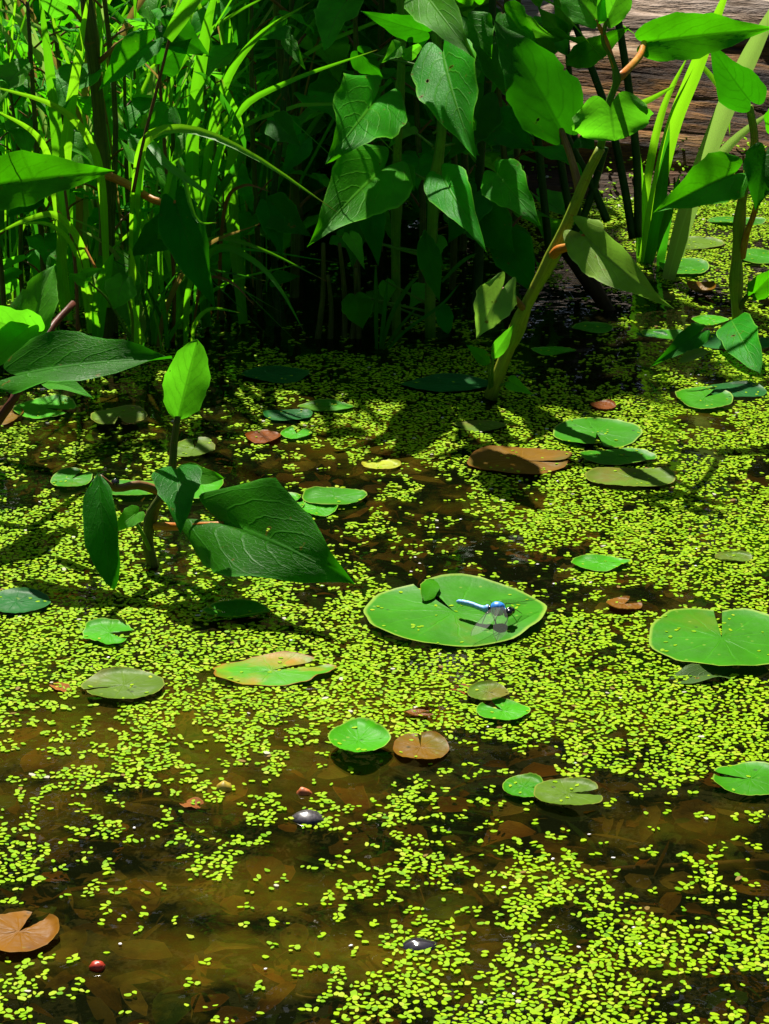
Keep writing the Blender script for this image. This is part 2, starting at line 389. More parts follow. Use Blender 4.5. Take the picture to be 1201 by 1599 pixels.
# log wood
k = NT('weathered_wood'); tc = k.n('ShaderNodeTexCoord'); mp = k.n('ShaderNodeMapping'); mp.inputs['Scale'].default_value = (3.5, 24, 24)
k.l(tc.outputs['Object'], mp.inputs[0]); mp2 = k.n('ShaderNodeMapping'); mp2.inputs['Scale'].default_value = (14, 80, 80); k.l(tc.outputs['Object'], mp2.inputs[0])
n1 = k.noise(mp.outputs[0], 1, 6, .65); n2 = k.noise(mp2.outputs[0], 1, 5, .7); n3 = k.noise(tc.outputs['Object'], 9, 4)
sx = k.n('ShaderNodeSeparateXYZ'); k.l(tc.outputs['Object'], sx.inputs[0])
col = k.ramp(n1, [(.33, (.008, .004, .002)), (.44, (.07, .027, .004)), (.52, (.20, .085, .012)), (.62, (.31, .16, .03)), (.75, (.45, .30, .10))])
col = k.mix(k.mapr(n2, .38, .52, .9, 0), col, (.02, .011, .006))
col = k.mix(k.mapr(n3, .55, .7, 0, .6), col, (.30, .105, .025))
sunlit_top = k.mapr(k.math('ADD', sx.outputs[2], k.math('MULTIPLY', k.math('SUBTRACT', n1, .5), .12)), .125, .165, 0, .9)  # pale top paints in the sunlight on the log's upper face
col = k.mix(sunlit_top, col, k.mix(k.mapr(n2, .4, .6, 0, 1), (.20, .13, .08), (.55, .43, .35)))
col = k.mix(k.mapr(k.math('ADD', sx.outputs[2], k.math('MULTIPLY', n3, .08)), .055, .10, .8, 0), col, (.03, .016, .006))  # damp wood by the water, also painting in the lower face's shade
pr = k.n('ShaderNodeBsdfPrincipled'); pr.inputs['Roughness'].default_value = .75; pr.inputs['Specular IOR Level'].default_value = .15; k.l(col, pr.inputs['Base Color'])
bp = k.n('ShaderNodeBump'); bp.inputs['Strength'].default_value = 1; bp.inputs['Distance'].default_value = .012
k.l(k.math('ADD', n1, k.math('MULTIPLY', n2, .5)), bp.inputs['Height']); k.l(bp.outputs[0], pr.inputs['Normal'])
k.l(pr.outputs[0], k.out.inputs[0]); M['wood'] = k.m

def plain(name, col, rough=.5, spec=.5, var=.3, scale=200, alpha=1.0, metallic=0.0, coat=0.0):
    k = NT(name); tc = k.n('ShaderNodeTexCoord'); n = k.noise(tc.outputs['Object'], scale, 4)
    c = k.mix(k.mapr(n, .35, .65, 0, 1), tuple(x*(1-var) for x in col), tuple(min(1, x*(1+var)) for x in col))
    pr = k.n('ShaderNodeBsdfPrincipled'); pr.inputs['Roughness'].default_value = rough; pr.inputs['Specular IOR Level'].default_value = spec
    pr.inputs['Alpha'].default_value = alpha; pr.inputs['Coat Weight'].default_value = coat
    k.l(c, pr.inputs['Base Color']); k.l(pr.outputs[0], k.out.inputs[0]); M[name] = k.m
plain('stone_grey', (.075, .065, .07), .3, var=.6, scale=500); plain('stone_dark', (.03, .025, .03), .12, coat=.6)
plain('berry_red', (.50, .04, .015), .35); plain('seed_yellow', (.45, .32, .02), .5); plain('petal_orange', (.55, .14, .03), .5)
plain('fly_pale_blue', (.20, .46, .88), .5, var=.12, scale=900); plain('fly_blue', (.03, .26, .85), .45, var=.2, scale=900)
plain('fly_green', (.08, .45, .22), .4, var=.4, scale=1500); plain('fly_black', (.012, .014, .012), .2, coat=.7)
plain('white_fleck', (.75, .72, .7), .4)
plain('far_leaf', (.03, .10, .012), .6, var=.5, scale=3)
plain('bark', (.08, .06, .04), .8, scale=20)
k = NT('wing_film'); tr = k.n('ShaderNodeBsdfTransparent'); tr.inputs[0].default_value = (.86, .9, .82, 1)
gl = k.n('ShaderNodeBsdfGlossy'); gl.inputs['Roughness'].default_value = .4
m1 = k.n('ShaderNodeMixShader'); m1.inputs[0].default_value = .004; k.l(tr.outputs[0], m1.inputs[1]); k.l(gl.outputs[0], m1.inputs[2])
uvn = k.n('ShaderNodeUVMap'); vo = k.n('ShaderNodeTexVoronoi', feature='DISTANCE_TO_EDGE'); vo.inputs['Scale'].default_value = 14; k.l(uvn.outputs[0], vo.inputs['Vector'])
dk = k.n('ShaderNodeBsdfDiffuse'); dk.inputs[0].default_value = (.01, .02, .01, 1)
m2 = k.n('ShaderNodeMixShader'); k.l(k.mapr(vo.outputs['Distance'], 0, .05, .5, 0), m2.inputs[0]); k.l(m1.outputs[0], m2.inputs[1]); k.l(dk.outputs[0], m2.inputs[2])
k.l(m2.outputs[0], k.out.inputs[0]); M['wing'] = k.m

# ================================================================= SETTING
def smooth(a, b, x):
    t = max(0, min(1, (x-a)/(b-a))); return t*t*(3-2*t)
def bank_h(X, Y):
    base = -.095
    edge = 2.62+.12*noise.noise((X*1.3, 0, 3))
    h = base+.15*smooth(edge-.25, edge+.35, Y)+.9*smooth(edge+.3, 8, Y)
    h += .012*noise.noise((X*7, Y*7, 1))+.006*noise.noise((X*19, Y*19, 4))
    if Y > 4: h += .25*noise.noise((X*.5, Y*.5, 2))
    return h
# silt patches (pixel centre, half width, half height, strength)
SILT = [(110, 1230, 200, 90, .9), (330, 1190, 260, 80, .9), (400, 1280, 230, 90, .8), (60, 1330, 130, 90, .55), (560, 1190, 180, 90, .85),
        (380, 1480, 230, 55, .8), (520, 1590, 480, 55, .9), (180, 1580, 220, 60, .6), (560, 740, 130, 50, .9), (640, 770, 70, 40, .7),
        (820, 865, 120, 50, .6), (220, 700, 160, 60, .5), (450, 700, 80, 50, .4), (1100, 700, 110, 40, .5), (1050, 1370, 200, 60, .45),
        (900, 1180, 150, 60, .45), (60, 1060, 100, 80, .35), (1010, 960, 110, 60, .35), (800, 1470, 200, 70, .4), (640, 1540, 160, 50, .5), (1050, 1040, 120, 40, .4),
        (90, 720, 120, 60, .35), (660, 860, 110, 40, .35)]
def silt_at(X, Y):
    if Y < .1: return 0
    x, y = proj(X, Y, -.03); s = 0
    for cx, cy, a, b, st in SILT:
        s = max(s, st*math.exp(-1.2*((x-cx)/a)**2-1.2*((y-cy)/b)**2))
    return s
xs = list(np.linspace(-1.2, 1.2, 121)); ys = list(np.linspace(.4, 3.6, 161))
xs = [-120, -60, -30, -15, -8, -5, -3, -2, -1.6]+xs+[1.6, 2, 3, 5, 8, 15, 30, 60, 120]
ys = [-120, -50, -20, -8, -3, -1, 0]+ys+[4, 4.5, 5, 6, 7, 8, 10, 14, 20, 35, 60, 150]
vs = [(x, y, bank_h(x, y)) for y in ys for x in xs]; tone = [silt_at(x, y) for y in ys for x in xs]
nx = len(xs)
fs = [(j*nx+i, j*nx+i+1, (j+1)*nx+i+1, (j+1)*nx+i) for j in range(len(ys)-1) for i in range(nx-1)]
o = mesh('pond_bed', vs, fs, M['mud'], attr=tone); tag(o, 'dark muddy pond bed with brown silt rising to the bank', 'ground', kind='structure')
wx = [-100, -3]+list(np.linspace(-1, 1, 81))+[3, 100]; wy = [-100, -2, .2]+list(np.linspace(.6, 2.8, 89))+[3.2, 3.6]
o = mesh('water', [(x, y, 0) for y in wy for x in wx], [(j*len(wx)+i, j*len(wx)+i+1, (j+1)*len(wx)+i+1, (j+1)*len(wx)+i) for j in range(len(wy)-1) for i in range(len(wx)-1)], M['water'], smooth=False, attr=[silt_at(x, y)*.9 for y in wy for x in wx])
tag(o, 'clear dark pond water under floating duckweed', 'water', kind='structure')

# wooded far shore (what the water mirrors), plus added ring dimming sky light
vs = []; fs = []
for i in range(70000):
    th = random.uniform(-math.pi, math.pi); rad = random.uniform(12, 14.5)
    front = abs(th) < .8
    X = math.sin(th)*rad; Y = math.cos(th)*rad
    hmax = (8.0 if front else 10.0)+1.2*noise.noise((X*.35, Y*.35, 8)); z = random.uniform(0, 1)**.85*hmax
    if noise.noise((X*.5, Y*.5, z*.5)) < (-.5 if front else -.2): continue
    s = random.uniform(.16, .36); a = Vector((random.gauss(0, 1), random.gauss(0, 1), random.gauss(0, .6))).normalized()
    b = a.cross(Vector((random.gauss(0, 1), random.gauss(0, 1), random.gauss(0, 1)))).normalized(); c = Vector((X, Y, z)); q = len(vs)
    vs += [c-a*s, c+b*s*.45, c+a*s, c-b*s*.45]; fs.append((q, q+1, q+2, q+3))
o = mesh('woodland', vs, fs, M['far_leaf'], smooth=False); tag(o, 'dark leafy wood mirrored in the pond, with an added ring to dim the sky', 'wood', kind='stuff')

# log
LOGY, LOGZ, LOGR = 3.16, -.77, 1.0
nu_, nv_ = 180, 480; vs = []; fs = []
x0, x1 = .075, 1.7
for i in range(nu_+1):
    X = x0+(x1-x0)*i/nu_
    taper = 1-.10*(i/nu_)+(.0 if i > 6 else -.12*(6-i)/6)
    for j in range(nv_):
        an = 2*math.pi*j/nv_; c_, s_ = math.cos(an), math.sin(an)
        r = LOGR*taper*(1+.02*noise.noise((X*1.5, c_*3, s_*3))+.014*noise.noise((X*2.5, c_*11, s_*11+3))+.017*noise.noise((X*3, c_*40, s_*40))+.006*noise.noise((X*12, c_*110, s_*110)))
        vs.append((X, LOGY-.02*X-c_*r, LOGZ+s_*r))
for i in range(nu_):
    for j in range(nv_): fs.append((i*nv_+j, i*nv_+(j+1) % nv_, (i+1)*nv_+(j+1) % nv_, (i+1)*nv_+j))
fs.append(tuple(range(nv_))); fs.append(tuple(nu_*nv_+j for j in reversed(range(nv_))))
o = mesh('fallen_log', vs, fs, M['wood'], loc=(x0, LOGY, 0)); tag(o, 'fallen weathered brown log with top painted pale as sunlit along the far bank', 'log')

# ================================================================= LILY PADS
PADS = []
def pad(px, py, wpx, hpx, mat, label, notch=None, notchw=12, z=.0018, rough=.03, tilt=0, lift=0, name='lily_pad', group='lily pads floating among the duckweed', cat='lily pad', fold=None, seed=None, pts=None, exclude=True):
    c = G(px, py, z); mp_ = mpp(c); rx = wpx*.5*mp_
    ry = (G(px, py-hpx*.5, z).y-G(px, py+hpx*.5, z).y)*.5
    cy = (G(px, py-hpx*.5, z).y+G(px, py+hpx*.5, z).y)*.5; c = Vector((c.x, cy, z))
    rnd = random.Random(int(px*7+py*13) if seed is None else seed)
    na, nr = 56, 9; vs = [Vector(c)]; uv = [(.5, 0)]; fs = []
    nd = R(notch) if notch is not None else None; nw = R(notchw)
    ph = [rnd.uniform(0, 6.28) for _ in range(6)]
    for i in range(na+1):
        f = i/na
        th = (nd+nw+(2*math.pi-2*nw)*f) if nd is not None else 2*math.pi*f
        rr = 1+rough*math.sin(2*th+ph[0])+rough*.6*math.sin(5*th+ph[1])+rough*.35*math.sin(11*th+ph[2])
        if nd is not None:
            e = min(f, 1-f); rr *= 1-.06*max(0, 1-e*16)**2+.03*math.exp(-((e-.06)*25)**2)
        if pts: rr *= np.interp((math.degrees(th)) % 360, pts[0], pts[1])
        for j in range(1, nr+1):
            q = j/nr; ql = q
            X = math.cos(th)*rx*rr*ql; Y = math.sin(th)*ry*rr*ql
            zz = .0012*rnd.uniform(-.2, .2)+.0018*q*q*math.sin(3*th+ph[3])*rx/.05+lift*q*q+math.sin(R(tilt))*(-Y)
            zz += .0016*max(0, q-.85)/.15*(.5+.5*math.sin(2*th+ph[4]))
            if fold:
                fa, fs_ = fold; d = math.cos(th-R(fa))*q
                if d > .55: zz += (d-.55)*fs_*rx
            vs.append(c+Vector((X, Y, max(zz, -.0008)))); uv.append((f, q))
    for i in range(na):
        a = 1+i*nr; b = 1+(i+1)*nr
        fs.append((0, a, b))
        for j in range(nr-1): fs.append((a+j, a+j+1, b+j+1, b+j))
    if nd is None:
        pass
    o = mesh(name, vs, fs, M[mat], None, uv, loc=c); tag(o, label, cat, group)
    if exclude: PADS.append((c.x, c.y, rx, ry, nd, nw))
    return o
pad(710, 957, 290, 102, 'pad_green', 'large green lily pad carrying the blue dragonfly', notch=114, notchw=4.5, z=.003, rough=.03)
hero = bpy.data.objects['lily_pad']; B = G(664, 938, .0046); T_ = G(678, 906, .0054); a_ = (T_-B).normalized()
n_ = Vector((.12, -.1, .99)); s_ = n_.cross(a_).normalized(); n_ = a_.cross(s_)
vs, fs, uv = leaf_data(B, T_, s_, n_, .012, shape='oval', lobe=0, nu=12, nv=6, fold=12, foldr=-6)
mesh('folded_lobe', vs, fs, M['pad_green'], hero, uv)
pad(1128, 998, 220, 100, 'pad_green', 'large green lily pad with torn notch cut off by the right edge', notch=85, notchw=4, z=.003, rough=.04)
pad(932, 676, 138, 46, 'pad_green', 'green oval lily pad topmost of the cluster of three at right', notch=268, notchw=7)
pad(812, 719, 162, 44, 'pad_brown', 'broad brown lily pad left of the three green pads', notch=-12, notchw=6, fold=(0, .06))
pad(965, 713, 118, 25, 'pad_green', 'narrow green lily pad middle of the cluster of three at right', z=.0022)
pad(985, 745, 138, 33, 'pad_olive', 'yellow green lily pad lowest of the cluster of three at right', z=.003)
pad(935, 879, 86, 25, 'pad_bright', 'small bright pointed lily pad above the dragonfly pad at right', pts=([0, 30, 180, 330, 360], [1.15, .95, 1, .95, 1.15]))
pad(560, 1156, 96, 56, 'pad_bright', 'bright green angular leaf beside the round brown pad', rough=.01, z=.006, lift=.002, pts=([0, 45, 90, 135, 180, 225, 270, 315, 360], [1.05, .86, 1.05, .86, 1.0, .93, 1.02, .9, 1.05]))
pad(657, 1167, 85, 46, 'pad_brown', 'small round brown lily pad beside the bright angular leaf', notch=92, notchw=4)
pad(193, 1070, 134, 46, 'pad_olive', 'dull olive lily pad ringed by duckweed at left', notch=200, notchw=5, z=.003)
pad(425, 1047, 190, 46, 'pad_decay', 'ragged green and yellow decaying lily pad with brown edge', rough=.07, notch=35, notchw=10)
pad(170, 988, 84, 38, 'pad_bright', 'green arrow shaped floating leaf near the left edge', notch=-15, notchw=24, rough=.09)
pad(370, 959, 102, 26, 'pad_green', 'thin green floating leaf in front of the low leafy plant', notch=160, notchw=7, lift=.003)
pad(185, 650, 90, 28, 'pad_olive', 'olive brown lily pad with a notch at its front under the long dark leaf', notch=280, notchw=13, z=.006)
pad(304, 700, 64, 30, 'pad_olive', 'olive green scalloped pad right of the upright bright leaf stem', notch=95, notchw=9, rough=.07)
pad(411, 682, 54, 20, 'pad_redbrown', 'small red brown pad touching a tiny green one')
pad(463, 677, 48, 18, 'pad_bright', 'tiny green heart shaped pad beside the small red brown pad', notch=85, notchw=20)
pad(522, 775, 104, 28, 'pad_green', 'flat green pad behind the large folded leaf', z=.003)
pad(497, 794, 62, 22, 'pad_bright', 'small light green pad tucked under a flat green pad')
pad(446, 787, 58, 34, 'pad_bright', 'light green leaf edge showing beside the large folded leaf', notch=20)
pad(112, 748, 66, 30, 'pad_green', 'green pad behind the hanging dark leaf at left', notch=60)
pad(215, 762, 110, 26, 'pad_green', 'wide green pad behind the low plant and its bead of water', z=.003)
pad(315, 757, 70, 40, 'pad_bright', 'green pad lying just right of the low plant stem', z=.003, notch=100)
pad(786, 1110, 82, 34, 'pad_bright', 'small green pad below the dragonfly pad', notch=130)
pad(762, 1081, 68, 28, 'pad_olive', 'small olive pad between the dragonfly pad and a green pad', z=.003)
pad(887, 1239, 106, 46, 'pad_olive', 'olive round pad with a bite in its right side', notch=5, notchw=10, z=.003)
pad(818, 1229, 66, 38, 'pad_green', 'green pad half under the olive round pad')
pad(1172, 1217, 118, 54, 'pad_green', 'green notched pad at the right edge in the lower half', notch=165, notchw=7, z=.003)
pad(30, 1455, 125, 66, 'pad_orange', 'orange brown notched lily pad at the bottom left edge', notch=62, notchw=17, z=.003)
pad(70, 637, 96, 34, 'pad_bright', 'light green pad below the long dark leaf at left', notch=-20)
pad(5, 648, 60, 30, 'pad_brown', 'brown pad cut off by the left edge below the long dark leaf')
pad(1082, 380, 104, 17, 'pad_olive', 'distant olive pad between the pale blade and the yellow stem', name='lily_pad')
pad(1068, 416, 80, 26, 'pad_green', 'green pad at the foot of the broad pale blade', z=.003)
pad(1095, 456, 44, 15, 'pad_brown', 'small curled brown pad with a pale rim at right', lift=.006)
pad(1150, 345, 90, 12, 'pad_green', 'farthest green pad against the log at right')
pad(1185, 400, 90, 20, 'pad_green', 'green pad behind the yellow stem near the right edge')
pad(1100, 621, 92, 34, 'pad_green', 'green pad near right edge with duckweed strewn over it', notch=45, z=.003)
pad(1150, 610, 90, 26, 'pad_shaded', 'dark green pad near right edge beside a brighter one')
pad(1035, 522, 70, 16, 'pad_green', 'narrow green pad beneath the wavy pale leaf')
pad(1150, 535, 120, 24, 'pad_shaded', 'shaded green pad around the foot of the yellow stem')
pad(925, 512, 66, 16, 'pad_green', 'small green pad in the shade beside the sunken root')
pad(1110, 500, 60, 14, 'pad_bright', 'bright sliver of a pad left of the yellow stem')
pad(1018, 523, 50, 10, 'pad_shaded', 'thin shaded pad under the tip of the wavy leaf')
pad(865, 548, 70, 12, 'pad_bright', 'thin bright pad right of the leaning yellow stem')
pad(700, 600, 150, 24, 'pad_shaded', 'large dark pad in shade left of the leaning stem')
pad(430, 585, 110, 24, 'pad_shaded', 'dark shaded pad in front of the grassy clump')
pad(510, 635, 90, 16, 'pad_green', 'narrow green pad in front of the central clump')
pad(450, 648, 80, 18, 'pad_shaded', 'dark pad edging the shade in front of the clump')
pad(595, 726, 64, 14, 'pad_yellow', 'yellow sliver of a floating leaf in the middle of the pond')
pad(750, 665, 84, 16, 'pad_olive', 'faint olive pad sunk among the duckweed behind the brown pad', z=.0008)
pad(942, 633, 40, 14, 'pad_redbrown', 'small red brown pad behind the cluster of three')
pad(975, 943, 56, 20, 'pad_orange', 'small orange curled leaf between the two large pads', notch=40, notchw=25, z=.002)
pad(655, 1113, 50, 12, 'pad_orange', 'thin orange leaf fragment above the small round brown pad', notch=10, notchw=30)
pad(25, 940, 110, 36, 'pad_shaded', 'dark pad shape standing in for the shadow at the left edge beside the hanging leaf')  # dark sheet laid in place of a cast shadow
pad(1145, 870, 60, 16, 'pad_olive', 'faint olive pad fragment right of the bright pointed pad', z=.0008)

# ---------------------------------------------------------------- sunken things
def lump(name, px, py, wpx, hpx, hgt, mat, label, cat, z=-.01, group=None, sub=16):
    c = G(px, py, z); m_ = mpp(c); rx = wpx*.5*m_; ry = max(rx*.6, hpx*.5*m_/.4*.6); vs = []; fs = []; ph = random.random()*9
    for i in range(sub//2+1):
        a = math.pi*i/(sub//2)
        for j in range(sub):
            b = 2*math.pi*j/sub; d = Vector((math.sin(a)*math.cos(b), math.sin(a)*math.sin(b), math.cos(a)))
            r = 1+.22*noise.noise(d*1.6+Vector((ph, 0, 0)))
            vs.append(c+Vector((d.x*rx, d.y*ry, d.z*hgt))*r)
    for i in range(sub//2):
        for j in range(sub): fs.append((i*sub+j, i*sub+(j+1) % sub, (i+1)*sub+(j+1) % sub, (i+1)*sub+j))
    o = mesh(name, vs, fs, M[mat], loc=c); return tag(o, label, cat, group)
lump('pebble', 480, 1280, 56, 30, .0042, 'stone_grey', 'grey speckled pebble breaking the water in the lower left', 'pebble', z=-.001)
lump('pebble', 655, 1480, 60, 30, .0035, 'stone_dark', 'wet black pebble with a bright glint near the bottom', 'pebble', z=-.001)
lump('berry', 152, 1509, 24, 15, .0025, 'berry_red', 'small bright red berry floating near the bottom left', 'berry', z=.001)
lump('berry', 475, 1241, 26, 13, .004, 'petal_orange', 'dull red berry just above the grey pebble', 'berry', z=-.001)
lump('seed', 350, 1232, 26, 18, .004, 'seed_yellow', 'yellow seed pod on the silt left of the red berry', 'seed', z=.0)
lump('berry', 1020, 1420, 24, 12, .003, 'berry_red', 'tiny sunken red berry among the duckweed at lower right', 'berry', z=-.006)
def flatleaf(b, t, wpx, mat, label, z=-.004, shape='oval', name='sunken_leaf', group='dead leaves lying in the water', **kw):
    B = G(*b, z); T = G(*t, z); a = (T-B).normalized(); n = Vector((0, 0, 1)); s = n.cross(a)
    vs, fs, uv = leaf_data(B, T, s, n, wpx*mpp(B), shape=shape, nu=12, nv=6, **kw)
    o = mesh(name, vs, fs, M[mat], None, uv, loc=B); return tag(o, label, 'leaf', group)
leaf_mat('leaf_rust', (.30, .09, .015), (.4, .2, .05), (.3, .1, .02), trans=.15)
leaf_mat('leaf_tan', (.22, .13, .03), (.3, .2, .07), (.25, .15, .03), trans=.15)
leaf_mat('leaf_sunk', (.045, .10, .012), (.08, .13, .02), (.03, .09, .01), trans=.1)
leaf_mat('leaf_brown', (.18, .07, .01), (.15, .08, .02), (.1, .04, .01), trans=.1)
flatleaf((320, 1262), (280, 1254), 34, 'leaf_rust', 'small orange dead leaf on the silt left of the pebble', z=-.001, fold=8)
flatleaf((520, 1192), (582, 1300), 50, 'leaf_rust', 'long rusty strip of dead leaf below the bright angular leaf', z=-.006, bend=0, wave=.01, shape='lance')
flatleaf((860, 878), (790, 862), 60, 'leaf_rust', 'sunken rust coloured leaf behind the dragonfly pad', z=-.004, bend=.02, fold=12)
flatleaf((910, 868), (880, 850), 34, 'leaf_brown', 'small sunken brown leaf left of the bright pointed pad', z=-.006)
flatleaf((110, 1435), (165, 1388), 62, 'leaf_sunk', 'sunken dark green oval leaf right of the orange brown pad', z=-.012)
flatleaf((95, 1405), (140, 1375), 50, 'leaf_sunk', 'sunken green leaf behind another oval leaf at lower left', z=-.018)
flatleaf((180, 1400), (340, 1385), 46, 'leaf_tan', 'pale sunken strap of leaf under water at lower left', z=-.016, shape='lance')
flatleaf((345, 1150), (520, 1176), 85, 'leaf_brown', 'brown sunken slab of leaf left of the bright angular leaf', z=-.006, bend=0, wave=.01, shape='lance')
flatleaf((600, 885), (650, 868), 40, 'leaf_brown', 'brown sunken leaf above the dragonfly pad on its left', z=-.006)
flatleaf((1040, 1072), (1160, 1058), 60, 'leaf_sunk', 'sunken green leaf below the large right pad', z=-.003)
flatleaf((530, 700), (620, 718), 60, 'leaf_brown', 'sunken brown leaf in the middle of the pond', z=-.007)
flatleaf((620, 745), (690, 735), 50, 'leaf_tan', 'sunken tan leaf left of the broad brown pad', z=-.008)
flatleaf((700, 1075), (745, 1090), 30, 'leaf_rust', 'tiny rusty leaf left of the small olive pad', z=-.002)
flatleaf((500, 1421), (545, 1412), 30, 'leaf_rust', 'small rusty leaf fragment floating in the lower middle', z=-.003)
flatleaf((80, 1070), (110, 1085), 26, 'leaf_rust', 'small rusty leaf fragment left of the dull olive pad', z=-.001)
vs = []; fs = []; uv = []; fm = []; rl = random.Random(21)
for i in range(2200):
    Y = rl.uniform(.85, 1.75); X = rl.uniform(-1, 1)*(.18*Y+.04); z = -rl.uniform(.001, .014); L = rl.uniform(.006, .035)
    an = rl.uniform(0, 6.28); B = Vector((X, Y, z)); a = Vector((math.cos(an), math.sin(an), rl.uniform(-.25, .25))).normalized(); n = Vector((rl.gauss(0, .3), rl.gauss(0, .3), 1)).normalized(); s_ = n.cross(a).normalized(); n = a.cross(s_)
    d = leaf_data(B, B+a*L, s_, n, L*rl.choice([.06, .1, .3, .6, .7]), nu=5, nv=2, lobe=0, shape='oval'); q = len(vs)
    vs += [Vector((p.x, p.y, min(p.z, -.001))) for p in d[0]]; uv += d[2]; fs += [tuple(e+q for e in f) for f in d[1]]; fm += [rl.choice([0, 1, 2, 3, 1, 3])]*len(d[1])
o = mesh('sunken_litter', vs, fs, None, None, uv, mats=[M['leaf_rust'], M['leaf_tan'], M['leaf_sunk'], M['leaf_brown']], fmat=fm); tag(o, 'crumbs of dead leaf and weed hanging just under the water', 'litter', kind='stuff')
def stick(pts, r0, r1, mat, label, z=-.005, name='stick'):
    pp = [G(q[0], q[1], q[2] if len(q) > 2 else z) for q in pts]
    o = tube(name, None, pp, r0, r1, M[mat], n=18, loc=pp[0]); return tag(o, label, 'stick', 'sticks and roots in the water')
stick([(870, 1376), (960, 1362), (1060, 1356), (1230, 1345)], .003, .0025, 'petiole_brown', 'long brown stick lying just under the water at lower right')
stick([(448, 1545), (470, 1558), (510, 1560), (560, 1554)], .0014, .001, 'petiole_brown', 'short bent twig under the water at the bottom')
stick([(350, 1142), (420, 1158), (500, 1152)], .004, .002, 'petiole_brown', 'brown sunken twig running towards the bright angular leaf')
stick([(890, 385, .05), (915, 430, .03), (955, 492, -.005)], .011, .006, 'twig_dark', 'thick black rotting root behind the leaning yellow stem', name='root')
stick([(500, 1500), (470, 1480), (430, 1500), (440, 1530)], .0007, .0005, 'dead_stalk', 'thin curly root hair on the silt at lower middle', name='root')
stick([(640, 1345), (655, 1385), (668, 1425)], .0006, .0004, 'dead_stalk', 'fine pale root thread above the black pebble', name='root')

# ================================================================= DUCKWEED
DROW = [300, 350, 400, 500, 560, 600, 660, 720, 760, 810, 870, 930, 1010, 1100, 1190, 1265, 1350, 1450, 1560]
DCOL = [50, 150, 250, 350, 450, 550, 650, 750, 850, 950, 1050, 1150]
DEN = np.array([
 [.1, .1, .1, .1, .1, .1, .1, .3, .6, .7, .7, .7],
 [.3, .3, .2, .1, .1, .1, .1, .3, .6, .8, .85, .8],
 [.3, .3, .2, .1, .1, .1, .1, .3, .6, .7, .75, .7],
 [.65, .65, .4, .15, .1, .15, .2, .25, .3, .5, .6, .6],
 [.55, .4, .4, .5, .45, .5, .55, .5, .5, .6, .7, .7],
 [.45, .4, .45, .55, .6, .62, .66, .6, .65, .72, .72, .66],
 [.5, .45, .4, .42, .6, .82, .85, .82, .8, .78, .72, .72],
 [.42, .40, .42, .42, .42, .46, .6, .66, .72, .7, .5, .55],
 [.35, .35, .42, .42, .42, .42, .46, .48, .68, .72, .64, .55],
 [.78, .72, .45, .5, .42, .42, .42, .46, .66, .74, .78, .66],
 [.85, .72, .6, .45, .42, .40, .34, .36, .44, .5, .62, .6],
 [.8, .75, .7, .5, .5, .45, .4, .4, .55, .48, .42, .5],
 [.85, .85, .82, .85, .85, .78, .72, .70, .70, .62, .42, .5],
 [.55, .68, .80, .82, .82, .76, .68, .6, .68, .74, .72, .74],
 [.26, .5, .5, .42, .3, .22, .32, .44, .5, .55, .78, .82],
 [.38, .3, .26, .24, .34, .34, .48, .55, .50, .26, .28, .3],
 [.46, .22, .18, .2, .26, .46, .52, .56, .52, .36, .38, .44],
 [.28, .16, .14, .14, .26, .34, .3, .6, .60, .54, .52, .46],
 [.42, .34, .14, .14, .14, .2, .34, .58, .58, .64, .66, .60]])
DEN[2:6, 8:] -= .16; DEN[7:9, 3:7] -= .10; DEN[10, 6:9] -= .08
DEN[9:12, 1:5] -= .08; DEN = .5+(DEN-.5)*1.25; DEN[14:, :7] += .03; DEN[14:, 7:] -= .07
def dens(x, y):
    x = max(DCOL[0], min(DCOL[-1], x)); y = max(DROW[0], min(DROW[-1], y))
    i = int(np.searchsorted(DROW, y))-1; i = max(0, min(len(DROW)-2, i)); fy = (y-DROW[i])/(DROW[i+1]-DROW[i])
    j = max(0, min(len(DCOL)-2, int((x-50)//100))); fx = (x-50-100*j)/100
    return ((DEN[i, j]*(1-fx)+DEN[i, j+1]*fx)*(1-fy)+(DEN[i+1, j]*(1-fx)+DEN[i+1, j+1]*fx)*fy)
def in_pad(X, Y, g=1.0):
    for cx, cy, rx, ry, nd, nw in PADS:
        dx, dy = (X-cx)/(rx*g), (Y-cy)/(ry*g)
        d = dx*dx+dy*dy
        if d < 1:
            if nd is not None and d > .02:
                a = (math.atan2(dy, dx)-nd+math.pi) % (2*math.pi)-math.pi
                if abs(a) < nw*.8: return False
            return True
    return False
def frond_arrays(items):
    K = 7; n = len(items); base = np.array([[math.cos(2*math.pi*q/K), math.sin(2*math.pi*q/K)] for q in range(K)]); jit = np.random.RandomState(5).uniform(.74, 1.2, (n, K))
    V = np.zeros((n, 2*K+1, 3)); tone = np.zeros((n, 2*K+1))
    for i, (X, Y, Z, a, l, wd, tn, tx, ty) in enumerate(items):
        ca, sa = math.cos(a), math.sin(a)
        lx = base[:, 0]*l*.5*(1+.12*base[:, 0])*jit[i]; ly = base[:, 1]*wd*.5*jit[i]
        x = lx*ca-ly*sa; y = lx*sa+ly*ca
        V[i, :K, 0] = X+x; V[i, :K, 1] = Y+y; V[i, :K, 2] = Z+.00015+x*tx+y*ty
        V[i, K:2*K, 0] = X+x*.95; V[i, K:2*K, 1] = Y+y*.95; V[i, K:2*K, 2] = Z-.0001
        V[i, 2*K] = (X, Y, Z+.00017); tone[i] = tn
    F = []
    for i in range(n):
        o = i*(2*K+1)
        for q in range(K):
            F.append((o+2*K, o+q, o+(q+1) % K)); F.append((o+q, o+K+q, o+K+(q+1) % K)); F.append((o+q, o+K+(q+1) % K, o+(q+1) % K))
    return V.reshape(-1, 3), F, tone.ravel()
rng = random.Random(3); items = []; cell = {}
